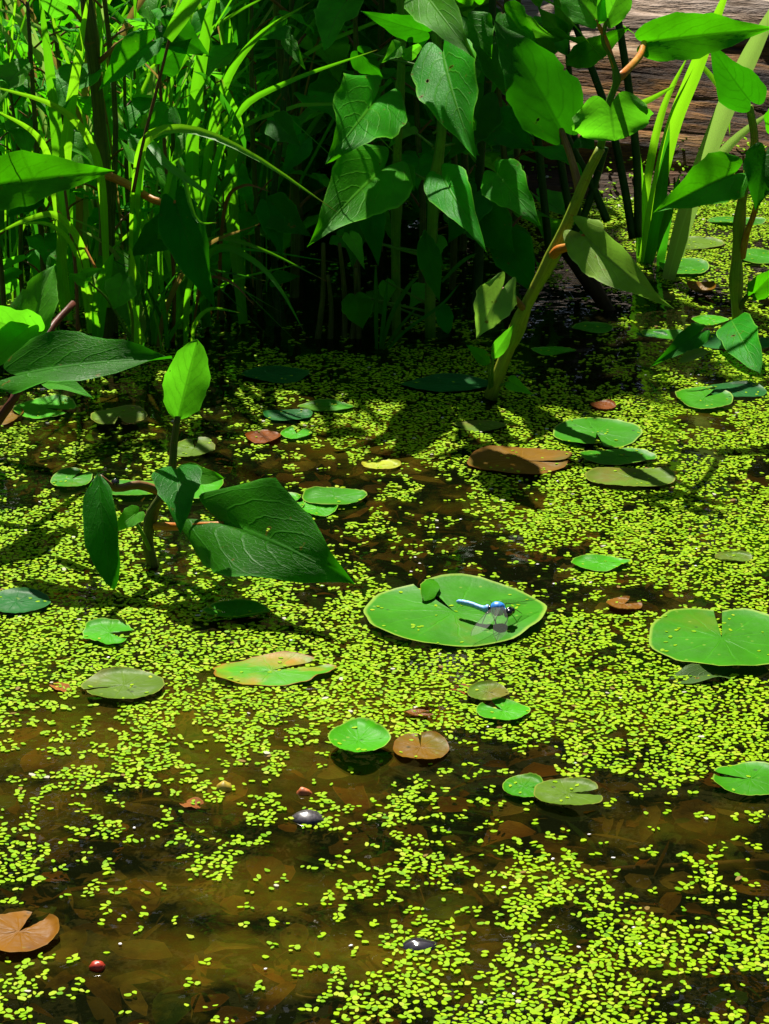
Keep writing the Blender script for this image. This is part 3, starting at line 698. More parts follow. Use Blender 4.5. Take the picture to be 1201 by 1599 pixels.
def tryadd(X, Y, z=0.0006, force=False, md=.0021, size=1.0):
    kx, ky = int(X//.003), int(Y//.003)
    if not force:
        for a in (-1, 0, 1):
            for b in (-1, 0, 1):
                for (u, v) in cell.get((kx+a, ky+b), ()):
                    if (u-X)**2+(v-Y)**2 < md*md: return False
    cell.setdefault((kx, ky), []).append((X, Y))
    s = rng.uniform(.62, 1.12)*size
    t = rng.random(); t = min(.94, max(0, rng.gauss(.58, .2)))
    if rng.random() < .006: t = rng.choice([.975, 1.0])
    items.append((X, Y, z+rng.uniform(0, .0004), rng.uniform(0, 6.28), rng.uniform(.0034, .0044)*s, rng.uniform(.0022, .0031)*s, t, rng.gauss(0, .07), rng.gauss(0, .07)))
    return True
for _ in range(200000):
    Y = rng.uniform(.8, 2.62); X = rng.uniform(-1, 1)*(.185*Y+.09)
    x, y = proj(X, Y); d = dens(x, y)
    nz = noise.noise((X*12, Y*6, 0))*.75+noise.noise((X*34, Y*17, 5))*1.15+noise.noise((X*110, Y*80, 2))*.7
    p = (d-.52)*1.9+nz
    if p < rng.uniform(-.16, .16): continue
    if rng.random() > .40+d*.55: continue
    if in_pad(X, Y, 1.0): continue
    if tryadd(X, Y):
        # sister fronds budding off
        for _k in range(rng.choice([0, 1, 1, 2, 2])):
            a = rng.uniform(0, 6.28); q = .0031
            u, v = X+math.cos(a)*q, Y+math.sin(a)*q
            if not in_pad(u, v): tryadd(u, v, md=.0021)
# single fronds everywhere
for _ in range(12000):
    Y = rng.uniform(.8, 2.62); X = rng.uniform(-1, 1)*(.185*Y+.09)
    x, y = proj(X, Y)
    if rng.random() < .14+dens(x, y)*.8 and not in_pad(X, Y):
        tryadd(X, Y)
        for _k in range(rng.choice([0, 0, 1, 2, 3])):
            a = rng.uniform(0, 6.28); u, v = X+math.cos(a)*.0031, Y+math.sin(a)*.0031
            if not in_pad(u, v): tryadd(u, v, md=.0021)
ncount = len(items)
V, F, T = frond_arrays(items)
o = mesh('duckweed', [tuple(v) for v in V], F, M['duckweed'], smooth=False, attr=T.tolist()); tag(o, 'yellow green duckweed carpeting the pond surface in drifts', 'duckweed', kind='stuff')
print('fronds', ncount)
# fronds washed onto the pads
items = []; cell = {}
for (cx, cy, rx, ry, nd, nw) in PADS:
    for _ in range(int(3+rx*ry*math.pi/6e-5*rng.uniform(.3, 1))):
        r = rng.random()**.5*1.0; a = rng.uniform(0, 6.28)
        if noise.noise((cx*9+r*math.cos(a)*3, cy*9+r*math.sin(a)*3, 7)) < .12: continue
        tryadd(cx+r*rx*math.cos(a), cy+r*ry*math.sin(a), .0055 if rx > .03 else .0048, size=.8)
items = [it for it in items]
V, F, T = frond_arrays(items)
# drop them on the pad surfaces: each stray lies a hair above its pad
dg = bpy.context.evaluated_depsgraph_get()
dg.update()
V = V.reshape(len(items), -1, 3); keep = []
padobjs = [q for q in bpy.data.objects if q.name.startswith('lily_pad')]
for i, it in enumerate(items):
    ok, loc, nn, idx, ob, mm = sc.ray_cast(dg, Vector((it[0], it[1], .0099)), Vector((0, 0, -1)), distance=.0125)
    if ok and ob.name.startswith('lily_pad'):
        V[i, :, 2] += loc.z+.0002-it[2]; keep.append(i)
V = V[keep]; T = np.array(T).reshape(len(items), -1)[keep]; nf = len(F)//len(items)
o = mesh('duckweed_on_pads', [tuple(v) for v in V.reshape(-1, 3)], F[:nf*len(keep)], M['duckweed'], smooth=False, attr=T.ravel().tolist()); tag(o, 'stray duckweed fronds washed onto the lily pads', 'duckweed', kind='stuff')
# white flecks
items = []; cell = {}
for _ in range(70):
    Y = rng.uniform(.9, 1.9); X = rng.uniform(-1, 1)*(.165*Y)
    items.append((X, Y, .0008, rng.uniform(0, 6), .0022, .0016, 0, 0, 0))
V, F, T = frond_arrays(items)
o = mesh('petal_flecks', [tuple(v) for v in V], F, M['white_fleck']); tag(o, 'white petal flecks scattered over the duckweed', 'petals', kind='stuff')

# ================================================================= LEAFY PLANTS (hand placed)
GP = 'heart leaved marsh plants growing from the pond'
def plant(label, base, name='marsh_plant', group=GP):
    return thing(name, label, 'marsh plant', P(*base), group)
# A: tall olive stem at left
r = plant('tall plant with thick olive brown stem and orange leaf stalk at left', (168, 532, 1.98))
stem(r, [(168, 540, 1.98), (165, 430, 1.98), (163, 300, 1.97), (157, 200, 1.97), (146, 90, 1.96), (133, -10, 1.96), (120, -90, 1.96)], .0068, .006, M['stem_olive'], nodes=(.16, .42, .72))
leaf(r, (275, 318, 1.91), (336, 482, 1.87), 74, 12, M['leaf_deep'], pet=[(164, 272, 1.965), (200, 288, 1.95), (240, 312, 1.93)], petr=.0034, lobe=.12, fold=12)
leaf(r, (236, 66, 1.93), (154, 142, 1.90), 62, 20, M['leaf'], pet=[(150, 100, 1.96), (200, 60, 1.95)], fold=28, petmat=M['petiole_brown'])
leaf(r, (106, 8, 1.94), (45, -30, 1.9), 50, -20, M['leaf_fresh'], pet=[(148, 60, 1.96), (122, 25, 1.95)], petmat=M['petiole_brown'], petr=.0018)
# A2: off-frame left plant with big leaf
r = plant('plant beyond the left edge whose long bright leaf points right', (-70, 600, 1.80))
stem(r, [(-70, 640, 1.80), (-66, 450, 1.8), (-60, 300, 1.8), (-62, 180, 1.8)], .005, .0035, M['stem_yellow'])
leaf(r, (-28, 292, 1.80), (180, 267, 1.77), 92, -14, M['leaf'], pet=[(-62, 330, 1.8)], petr=.002, lobe=.1, fold=14, bend=.05)
leaf(r, (-55, 200, 1.8), (-140, 150, 1.75), 90, 0, M['leaf'])
# B: left reddish stem plant
r = plant('plant with reddish leaning stem and bright upturned leaves at the left edge', (-90, 790, 1.55))
stem(r, [(-90, 794, 1.55), (-40, 720, 1.55), (-8, 665, 1.56), (28, 612, 1.57), (52, 562, 1.60), (80, 512, 1.64), (114, 474, 1.68)], .0045, .003, M['twig_red'], nodes=(.55,))
leaf(r, (50, 520, 1.60), (86, 412, 1.64), 74, -25, M['leaf_fresh'], lobe=.1, fold=22)
leaf(r, (46, 518, 1.59), (-70, 470, 1.55), 80, -20, M['leaf_fresh'], lobe=.12, fold=16)
leaf(r, (44, 512, 1.58), (-40, 598, 1.52), 54, 10, M['leaf'], lobe=.1, fold=10)
leaf(r, (26, 586, 1.50), (270, 560, 1.47), 88, -50, M['leaf_deep'], lobe=.10, fold=16, bend=.03, wave=.05, label='long dark glossy leaf with a pale lit patch')
leaf(r, (66, 600, 1.53), (146, 622, 1.5), 24, -45, M['leaf_fresh'], shape='lance', lobe=0)
# C: low plant in the middle of the pond at left
r = plant('low plant standing alone in the pond with one upright bright leaf on top', (240, 884, 1.437))
stem(r, [(240, 890, 1.435), (231, 845, 1.437), (238, 800, 1.44), (257, 768, 1.44), (268, 735, 1.44), (272, 690, 1.44), (277, 650, 1.44)], .0048, .0026, M['stem_olive'], nodes=(.3, .62))
leaf(r, (277, 655, 1.44), (308, 530, 1.45), 84, 0, M['leaf_fresh'], shape='oval', lobe=0, fold=34, bend=-.05, hook=.04, label='upright bright cupped leaf')
leaf(r, (276, 734, 1.43), (283, 834, 1.37), 80, 0, M['leaf_deep'], lobe=.05, fold=14)
leaf(r, (280, 745, 1.435), (350, 748, 1.46), 36, -35, M['leaf'], lobe=.04, fold=8)
leaf(r, (155, 745, 1.41), (179, 922, 1.36), 60, 18, M['leaf_deep'], shape='oval', lobe=.04, fold=24, pet=[(252, 768, 1.44), (215, 757, 1.43), (180, 762, 1.42)], petmat=M['petiole_brown'], petr=.0028, label='dark leaf hanging down to the water')
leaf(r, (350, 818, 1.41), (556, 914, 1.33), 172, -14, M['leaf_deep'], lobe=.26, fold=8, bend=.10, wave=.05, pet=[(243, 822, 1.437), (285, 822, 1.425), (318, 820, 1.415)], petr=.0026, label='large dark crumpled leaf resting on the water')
leaf(r, (216, 800, 1.43), (172, 836, 1.40), 34, 10, M['leaf_fresh'], lobe=.1, fold=15, pet=[(238, 868, 1.437), (226, 840, 1.43), (212, 815, 1.43)], petmat=M['stem_green'], petr=.0013)
# bead of water on the pad
c = P(180, 752, 1.42); o = lump('water_bead', 180, 753, 13, 13, .0025, 'stone_dark', 'shiny dark bead on the leaf stalk of the low plant', 'bead', z=0); o.location = c
for v in o.data.vertices: v.co *= .9
# D: leaning yellow stem plant, right of centre
r = plant('plant with thick leaning yellow green stem right of centre', (766, 618, 1.805))
stem(r, [(766, 622, 1.80), (790, 556, 1.80), (806, 518, 1.80), (821, 478, 1.80), (862, 400, 1.80), (894, 330, 1.80), (918, 272, 1.80), (938, 232, 1.80)], .0066, .0046, M['stem_yellow'], nodes=(.27, .36, .57))
stem(r, [(938, 232, 1.80), (950, 165, 1.80), (963, 125, 1.80), (955, 90, 1.80), (942, 62, 1.80), (948, 28, 1.8)], .0038, .002, M['stem_green'], nodes=(.42,))
leaf(r, (784, 452, 1.775), (744, 529, 1.76), 66, 8, M['leaf_pale'], lobe=.30, fold=14, pet=[(821, 486, 1.80), (808, 470, 1.79), (796, 458, 1.78)], petmat=M['petiole_brown'], petr=.0026)
leaf(r, (914, 368, 1.77), (1053, 482, 1.66), 86, 14, M['leaf_pale'], lobe=.16, fold=26, wave=.09, pet=[(862, 400, 1.80), (872, 390, 1.785), (892, 384, 1.775)], petr=.0036, label='pale wavy edged leaf drooping to the right')
leaf(r, (876, 202, 1.84), (770, 30, 1.88), 112, 14, M['leaf_deep'], lobe=.10, fold=12, pet=[(906, 300, 1.80), (893, 250, 1.82)], petmat=M['petiole_brown'], petr=.0032)
leaf(r, (953, 168, 1.77), (960, 220, 1.765), 132, 0, M['leaf_fresh'], shape='kidney', lobe=.42, fold=20, bend=.1)
leaf(r, (930, 30, 1.8), (870, -36, 1.84), 66, 10, M['leaf_fresh'], pet=[(960, 105, 1.8), (945, 60, 1.8)], petr=.002, petmat=M['petiole_orange'])
leaf(r, (948, 30, 1.8), (985, -45, 1.82), 54, 0, M['leaf_fresh'])
leaf(r, (1006, 66, 1.90), (1208, 44, 1.93), 76, -8, M['leaf'], lobe=.07, fold=14, pet=[(966, 122, 1.80), (985, 104, 1.83), (1000, 86, 1.87)], petr=.003, bend=.05, label='long pointed leaf held out to the right on an orange stalk')
leaf(r, (769, 560, 1.78), (803, 506, 1.78), 24, 0, M['leaf_fresh'], shape='lance', lobe=0, pet=[(768, 612, 1.8)], petmat=M['stem_green'], petr=.0013)
leaf(r, (764, 568, 1.78), (728, 538, 1.77), 24, 10, M['leaf'], shape='lance', lobe=0, pet=[(765, 612, 1.8)], petmat=M['stem_green'], petr=.0012)
leaf(r, (796, 596, 1.79), (833, 617, 1.76), 26, 0, M['leaf_fresh'], lobe=.1, fold=24, pet=[(770, 606, 1.8)], petmat=M['stem_green'], petr=.0012)
# F: right-hand yellow stem plant
r = plant('plant with upright yellow stem rising near the right edge', (1152, 502, 2.02))
stem(r, [(1152, 506, 2.02), (1149, 440, 2.02), (1153, 370, 2.02), (1159, 312, 2.02), (1172, 255, 2.02), (1178, 215, 2.02), (1170, 165, 2.02)], .0062, .004, M['stem_yellow'], nodes=(.17, .4, .7))
leaf(r, (1146, 272, 1.985), (1019, 333, 1.92), 88, 8, M['leaf'], lobe=.14, fold=20, pet=[(1160, 312, 2.02), (1148, 296, 2.0)], petmat=M['stem_yellow'], petr=.002)
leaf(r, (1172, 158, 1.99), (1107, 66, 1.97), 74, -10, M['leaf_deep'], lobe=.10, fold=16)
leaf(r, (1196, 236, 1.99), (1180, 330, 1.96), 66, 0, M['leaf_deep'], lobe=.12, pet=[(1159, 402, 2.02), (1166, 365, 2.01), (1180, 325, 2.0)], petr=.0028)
leaf(r, (1215, 200, 2.0), (1260, 120, 1.97), 60, 0, M['leaf'])
leaf(r, (1178, 458, 2.0), (1222, 412, 1.98), 38, 0, M['leaf'], pet=[(1153, 486, 2.02), (1165, 464, 2.01)], petmat=M['stem_olive'], petr=.0022)
leaf(r, (1142, 500, 2.0), (1186, 582, 1.86), 62, 0, M['leaf'], shape='oval', lobe=0, fold=10, label='rounded leaf at the stem foot drooping into the water')
# curled leaf rising from the water at right
o = leaf(None, (1092, 520, 1.94), (1016, 572, 1.86), 42, 0, M['leaf_deep'], fold=20, wave=.08, name='curled_leaf'); tag(o, 'dark curled leaf rising from the water left of the yellow stem', 'leaf', 'loose leaves at the water')
o = leaf(None, (1060, 566, 1.88), (1112, 548, 1.9), 18, -30, M['leaf_pale'], fold=20, shape='lance', lobe=0, name='curled_leaf'); tag(o, 'small pale leaf tip beside the dark curled leaf', 'leaf', 'loose leaves at the water')
# E1, E2: centre
r = plant('central plant with two large drooping heart leaves in dappled shade', (620, 530, 1.97))
stem(r, [(620, 534, 1.97), (618, 400, 1.97), (619, 300, 1.97), (621, 200, 1.96), (627, 100, 1.96), (626, 40, 1.96), (622, -60, 1.96)], .0052, .0035, M['stem_green'], nodes=(.3, .55, .75))
leaf(r, (583, 160, 1.92), (511, 253, 1.80), 128, 0, M['leaf'], lobe=.34, fold=12, wave=.06)
leaf(r, (600, 262, 1.92), (481, 383, 1.78), 130, 6, M['leaf'], lobe=.16, fold=12, wave=.05)
leaf(r, (556, 330, 1.95), (551, 418, 1.93), 38, 0, M['leaf_deep'], lobe=.05, shape='lance')
leaf(r, (578, 318, 1.95), (591, 416, 1.92), 44, 0, M['leaf_deep'], lobe=.1)
leaf(r, (625, 72, 1.94), (596, 98, 1.91), 30, 0, M['leaf_fresh'], lobe=.1)
leaf(r, (630, 92, 1.94), (668, 62, 1.91), 22, 0, M['leaf_fresh'], shape='lance', lobe=0)
leaf(r, (628, 60, 1.94), (612, 20, 1.93), 16, 0, M['leaf_fresh'], shape='lance', lobe=0)
leaf(r, (668, 50, 1.92), (563, 17, 1.90), 42, -15, M['leaf_deep'], lobe=.05, fold=10)
r = plant('central plant with the tall bright arrow shaped leaf above the water', (672, 522, 1.95))
stem(r, [(672, 526, 1.95), (672, 430, 1.95), (678, 300, 1.95), (690, 200, 1.95), (687, 120, 1.95), (679, 30, 1.95), (672, -60, 1.95)], .006, .004, M['stem_green'], nodes=(.35, .6, .82))
leaf(r, (692, 82, 1.88), (742, 247, 1.77), 112, 14, M['leaf'], lobe=.13, fold=13, bend=.06)
leaf(r, (660, -14, 1.88), (743, 94, 1.77), 80, 0, M['leaf_fresh'], lobe=.1, fold=12)
leaf(r, (690, 275, 1.91), (758, 390, 1.80), 74, 0, M['leaf'], lobe=.1, fold=14, wave=.07)
leaf(r, (775, 270, 1.91), (846, 354, 1.83), 76, 0, M['leaf'], lobe=.12, fold=10)
leaf(r, (664, 365, 1.93), (687, 473, 1.9), 40, 8, M['leaf_deep'], lobe=.05, shape='lance', fold=20)
leaf(r, (690, 475, 1.93), (700, 522, 1.91), 28, 0, M['leaf_deep'], lobe=.05, shape='oval')
rq = random.Random(5)
for i in range(16):
    x = rq.uniform(520, 760); y = rq.uniform(60, 470); dx = rq.uniform(-40, 40); dy = rq.uniform(20, 60); Yb = rq.uniform(1.93, 2.02)
    leaf(r, (x, y, Yb), (x+dx, y+dy, Yb-rq.uniform(-.02, .06)), rq.uniform(26, 52), rq.uniform(-30, 30), M[rq.choice(['leaf', 'leaf', 'leaf_fresh', 'leaf_deep'])], lobe=.1, pet=[(676, y+rq.uniform(5, 40), 1.95)], petmat=M['stem_green'], petr=.0011)
# behind E2 to the right
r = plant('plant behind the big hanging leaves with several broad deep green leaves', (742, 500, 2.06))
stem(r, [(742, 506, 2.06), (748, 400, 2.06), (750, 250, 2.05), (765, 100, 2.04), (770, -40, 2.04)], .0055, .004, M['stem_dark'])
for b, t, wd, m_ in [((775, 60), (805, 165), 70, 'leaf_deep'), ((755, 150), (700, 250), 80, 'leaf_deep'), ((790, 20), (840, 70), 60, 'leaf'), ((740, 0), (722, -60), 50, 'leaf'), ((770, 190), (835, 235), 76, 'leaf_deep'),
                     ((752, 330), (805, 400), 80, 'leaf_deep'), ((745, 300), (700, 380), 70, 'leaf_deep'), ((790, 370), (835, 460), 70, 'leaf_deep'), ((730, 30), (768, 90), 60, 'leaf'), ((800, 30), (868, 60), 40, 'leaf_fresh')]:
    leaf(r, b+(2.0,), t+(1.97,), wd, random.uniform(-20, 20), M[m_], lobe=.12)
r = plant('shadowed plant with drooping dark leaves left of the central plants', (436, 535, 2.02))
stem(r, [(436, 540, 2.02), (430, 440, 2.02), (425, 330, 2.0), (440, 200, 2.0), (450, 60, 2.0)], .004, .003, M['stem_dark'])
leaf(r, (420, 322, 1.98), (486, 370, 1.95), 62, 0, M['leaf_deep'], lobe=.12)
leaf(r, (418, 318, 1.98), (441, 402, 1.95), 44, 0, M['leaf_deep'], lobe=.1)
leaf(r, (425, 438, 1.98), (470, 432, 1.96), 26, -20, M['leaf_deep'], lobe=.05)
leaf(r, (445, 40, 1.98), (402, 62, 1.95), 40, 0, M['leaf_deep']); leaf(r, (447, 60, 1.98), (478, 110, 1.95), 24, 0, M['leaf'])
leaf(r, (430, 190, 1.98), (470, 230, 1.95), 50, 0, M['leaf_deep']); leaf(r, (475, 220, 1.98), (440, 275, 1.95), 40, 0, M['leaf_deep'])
r = plant('small plant with one bright heart shaped leaf at the foot of the grasses', (205, 538, 1.87))
stem(r, [(205, 560, 1.87), (207, 500, 1.86), (200, 465, 1.85), (191, 442, 1.84)], .0016, .0012, M['stem_green'])
leaf(r, (191, 443, 1.835), (178, 484, 1.82), 54, 0, M['leaf_fresh'], lobe=.34, fold=10)
leaf(r, (138, 440, 1.86), (106, 426, 1.85), 24, -10, M['leaf_fresh'], lobe=.1, pet=[(205, 530, 1.87), (170, 470, 1.865)], petmat=M['stem_green'], petr=.0011)
leaf(r, (130, 428, 1.86), (162, 418, 1.85), 16, 0, M['leaf_fresh'], lobe=.1)
r = plant('plant with a rounded deep green leaf beside the orange leaf stalk', (270, 538, 1.97))
stem(r, [(270, 545, 1.97), (272, 450, 1.96), (266, 350, 1.96), (255, 200, 1.97), (245, 60, 1.98)], .0022, .0016, M['dead_stalk'])
leaf(r, (268, 352, 1.94), (200, 402, 1.92), 58, 0, M['leaf_deep'], lobe=.15)
leaf(r, (250, 100, 1.95), (300, 60, 1.93), 60, 0, M['leaf_deep'], lobe=.1)
leaf(r, (262, 170, 1.95), (232, 232, 1.93), 55, 0, M['leaf'], lobe=.1)
leaf(r, (255, 40, 1.95), (330, 90, 1.93), 60, 0, M['leaf_deep'], lobe=.1)
leaf(r, (60, 300, 2.0), (10, 340, 1.98), 40, 0, M['leaf_deep'])

# generic background plants: one built, the rest copied
def make_bush(name, label):
    r = thing(name, label, 'marsh plant', (0, 0, 0), 'background marsh plants behind the front row')
    H = .42; pts = [(0, 0, -.06), (.004, .0, .1), (-.006, .01, .25), (.008, 0, H)]
    tube('stem', r, pts, .0045, .0025, M['stem_olive'], n=12)
    for i in range(9):
        z = .07+i*.042; a = i*2.4+random.uniform(-.3, .3); L = random.uniform(.07, .10)*(1 if i < 7 else .7)
        d = Vector((math.cos(a), math.sin(a), 0)); B = Vector((0, 0, z))+d*.035+Vector((0, 0, .02))
        T_ = B+d*L*.75+Vector((0, 0, -L*random.uniform(.2, .7)))
        ax = (T_-B).normalized(); s = ax.cross(Vector((0, 0, 1))).normalized(); n = s.cross(ax)
        vs, fs, uv = leaf_data(B, T_, s, n, L*random.uniform(.5, .7), nu=10, nv=5, wave=.07)
        o = mesh('leaf', vs, fs, M['leaf' if i % 3 else 'leaf_fresh'], r, uv)
        tube('petiole', o, [Vector((0, 0, z)), Vector((0, 0, z))+d*.018+Vector((0, 0, .014)), B], .0016, .0012, M['petiole_brown'], n=5, k=5)
    return r
BUSH = [((60, 2.20), 'broad leaved plant in the thicket behind the top left grasses'),
        ((20, 2.35), 'leafy plant filling the far top left corner of the thicket'),
        ((120, 2.42), 'leafy plant glimpsed behind the tall olive brown stem'),
        ((215, 2.25), 'leafy plant behind the pale topped grass left of centre'),
        ((300, 2.35), 'leafy plant in the dark gap right of the grasses'),
        ((350, 2.18), 'leafy plant behind the long arching blade'),
        ((540, 2.55), 'leafy plant lost in the dark behind the central plants'),
        ((590, 2.3), 'leafy plant behind the top of the central plants'),
        ((720, 2.3), 'leafy plant at the left end of the fallen log'),
        ((800, 2.22), 'leafy plant against the pale log top'),
        ((-60, 2.1), 'leafy plant just beyond the left edge of the thicket'),
        ((410, 2.5), 'leafy plant deep in the shade of the thicket'),
        ((35, 2.03), 'leafy plant in the front row right beside the left edge'),
        ((95, 2.08), 'leafy plant tucked just left of the tall olive brown stem'),
        ((200, 2.06), 'leafy plant standing just right of the tall olive brown stem'),
        ((265, 2.1), 'leafy plant under the arch of the long bright blade'),
        ((320, 2.12), 'leafy plant at the right end of the grass clump'),
        ((150, 2.2), 'leafy plant seen through the grasses above the orange stalk'),
        ((250, 2.3), 'leafy plant high in the middle of the left thicket'),
        ((470, 2.3), 'leafy plant at the top of the dark gap in the thicket'),
        ((560, 2.12), 'leafy plant just left of the central plant top'),
        ((655, 2.1), 'leafy plant between the two central stems'),
        ((705, 2.15), 'leafy plant right behind the arrow shaped leaf'),
        ((790, 2.12), 'leafy plant beneath the big leaf of the leaning stem'),
        ((345, 2.04), 'leafy plant reaching over the drooping thin blades'),
        ((405, 2.08), 'leafy plant at the left side of the black gap'),
        ((455, 2.12), 'leafy plant in the black gap left of the central heart leaves'),
        ((175, 2.0), 'low leafy plant at the foot of the tall olive brown stem'),
        ((70, 2.0), 'low leafy plant above the small bright heart shaped leaf'),
        ((0, 1.98), 'leafy plant behind the long leaf at the left edge')]
proto = None
for (px, Y), lab in BUSH:
    if proto is None: proto = make_bush('leafy_plant', lab); q = proto
    else: q = copy_tree(proto); q['label'] = lab
    q.location = (P(px, 400, Y).x, Y, 0); q.rotation_euler = (0, 0, random.uniform(0, 6.28)); s = random.uniform(.85, 1.2) if px > 420 else random.uniform(.5, .8); q.scale = (s, s, s) if px < 500 or Y > 2.25 else (.8, .8, .8)

# ================================================================= GRASSES
GT = 'tufts of marsh grass in the clump'
def tuft(label, base): return thing('grass_tuft', label, 'grass', P(*base), GT)
def sway(b, top, k=3, j=6):
    return [tuple(b[i]+(top[i]-b[i])*f+(random.uniform(-j, j) if i == 0 and 0 < f < 1 else 0) for i in range(3)) for f in np.linspace(0, 1, k+1)]
r = tuft('grass tuft at left whose wide blades cross the tall olive stem', (150, 530, 1.95))
blade(r, [(152, 534, 1.93), (156, 470, 1.92), (166, 425, 1.91), (178, 392, 1.9)], 24, M['grass'])
blade(r, [(95, 480, 1.96), (98, 330, 1.95), (104, 220, 1.94), (122, 90, 1.92), (142, -30, 1.9)], 20, M['grass_bright'])
blade(r, [(100, 500, 1.97), (96, 330, 1.96), (88, 200, 1.96), (74, 80, 1.95), (58, -40, 1.94)], 20, M['grass'])
blade(r, [(168, 480, 1.95), (160, 300, 1.93), (140, 220, 1.90), (85, 165, 1.86), (-30, 130, 1.82)], 14, M['grass_bright'])
blade(r, [(110, 500, 1.95), (85, 300, 1.93), (60, 215, 1.9), (-20, 165, 1.85)], 12, M['grass_bright'])
blade(r, [(145, 520, 1.93), (132, 400, 1.9), (95, 340, 1.87), (50, 340, 1.85), (-20, 372, 1.84)], 12, M['grass_bright'])
blade(r, [(140, 520, 1.93), (120, 400, 1.9), (80, 352, 1.88), (20, 350, 1.86)], 8, M['grass_bright'])
r = tuft('grass tuft with the long bright blade arching right over the dark water', (215, 530, 1.93))
blade(r, [(205, 520, 1.95), (208, 400, 1.95), (214, 290, 1.93), (230, 216, 1.90), (300, 203, 1.86), (400, 246, 1.82), (532, 335, 1.78)], 17, M['grass_bright'], roll=-15)
blade(r, [(212, 520, 1.95), (215, 330, 1.94), (225, 222, 1.92), (262, 258, 1.88), (310, 292, 1.85), (348, 322, 1.83)], 15, M['grass'])
blade(r, [(262, 545, 1.95), (250, 380, 1.93), (275, 250, 1.9), (305, 340, 1.86), (340, 348, 1.85)], 9, M['grass'])
blade(r, [(300, 545, 1.92), (305, 505, 1.91), (330, 482, 1.9), (378, 489, 1.88)], 7, M['grass_bright'])
blade(r, [(290, 545, 1.92), (292, 470, 1.91), (300, 430, 1.9), (305, 395, 1.9)], 10, M['grass'])
blade(r, [(225, 535, 1.9), (205, 480, 1.89), (208, 420, 1.88), (202, 380, 1.87)], 12, M['grass_bright'])
blade(r, [(218, 560, 1.88), (212, 510, 1.87), (204, 470, 1.86), (202, 420, 1.86)], 14, M['grass_bright'])
blade(r, [(262, 60, 1.9), (300, 0, 1.88), (325, -40, 1.88)], 26, M['grass'])
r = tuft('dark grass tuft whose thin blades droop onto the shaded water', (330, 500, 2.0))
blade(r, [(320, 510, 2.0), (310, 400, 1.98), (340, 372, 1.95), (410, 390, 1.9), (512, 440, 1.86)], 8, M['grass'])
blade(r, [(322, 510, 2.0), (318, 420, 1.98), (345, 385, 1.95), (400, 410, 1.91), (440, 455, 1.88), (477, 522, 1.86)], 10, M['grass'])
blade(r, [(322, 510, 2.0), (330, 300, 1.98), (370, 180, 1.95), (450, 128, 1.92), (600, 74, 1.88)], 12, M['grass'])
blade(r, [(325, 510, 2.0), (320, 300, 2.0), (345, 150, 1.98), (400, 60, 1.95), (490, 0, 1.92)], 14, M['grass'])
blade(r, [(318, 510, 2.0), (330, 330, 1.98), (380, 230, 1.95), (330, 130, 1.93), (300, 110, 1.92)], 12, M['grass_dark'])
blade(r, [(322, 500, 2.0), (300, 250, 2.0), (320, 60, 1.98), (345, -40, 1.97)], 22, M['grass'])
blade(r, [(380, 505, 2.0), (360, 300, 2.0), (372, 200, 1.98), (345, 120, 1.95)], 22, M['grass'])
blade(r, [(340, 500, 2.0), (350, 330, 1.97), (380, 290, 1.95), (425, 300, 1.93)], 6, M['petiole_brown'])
r = tuft('small grass tuft with orange stalk curling over black water', (330, 520, 1.95))
blade(r, [(300, 520, 1.95), (318, 440, 1.93), (360, 440, 1.9), (400, 480, 1.88)], 5, M['petiole_brown'])
blade(r, [(300, 520, 1.95), (310, 430, 1.93), (350, 425, 1.9), (420, 440, 1.88)], 5, M['grass_dark'])
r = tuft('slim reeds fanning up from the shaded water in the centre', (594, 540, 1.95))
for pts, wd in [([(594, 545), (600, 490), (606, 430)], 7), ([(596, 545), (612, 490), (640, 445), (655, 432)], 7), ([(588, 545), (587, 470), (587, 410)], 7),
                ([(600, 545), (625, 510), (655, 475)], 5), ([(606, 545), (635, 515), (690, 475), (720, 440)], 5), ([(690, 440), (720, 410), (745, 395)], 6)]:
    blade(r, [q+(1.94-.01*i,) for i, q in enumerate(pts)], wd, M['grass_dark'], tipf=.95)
r = tuft('mossy dead stalks standing in the dark water left of the slim reeds', (540, 530, 1.98))
for x0_, x1_, y1_ in [(538, 530, 380), (548, 556, 420), (515, 512, 430), (560, 548, 360), (495, 505, 380)]:
    stem(r, [(x0_, 540, 1.98), ((x0_+x1_)/2+4, (540+y1_)/2, 1.98), (x1_, y1_, 1.97)], .0035, .002, M['stem_olive'], name='stalk', n=10)
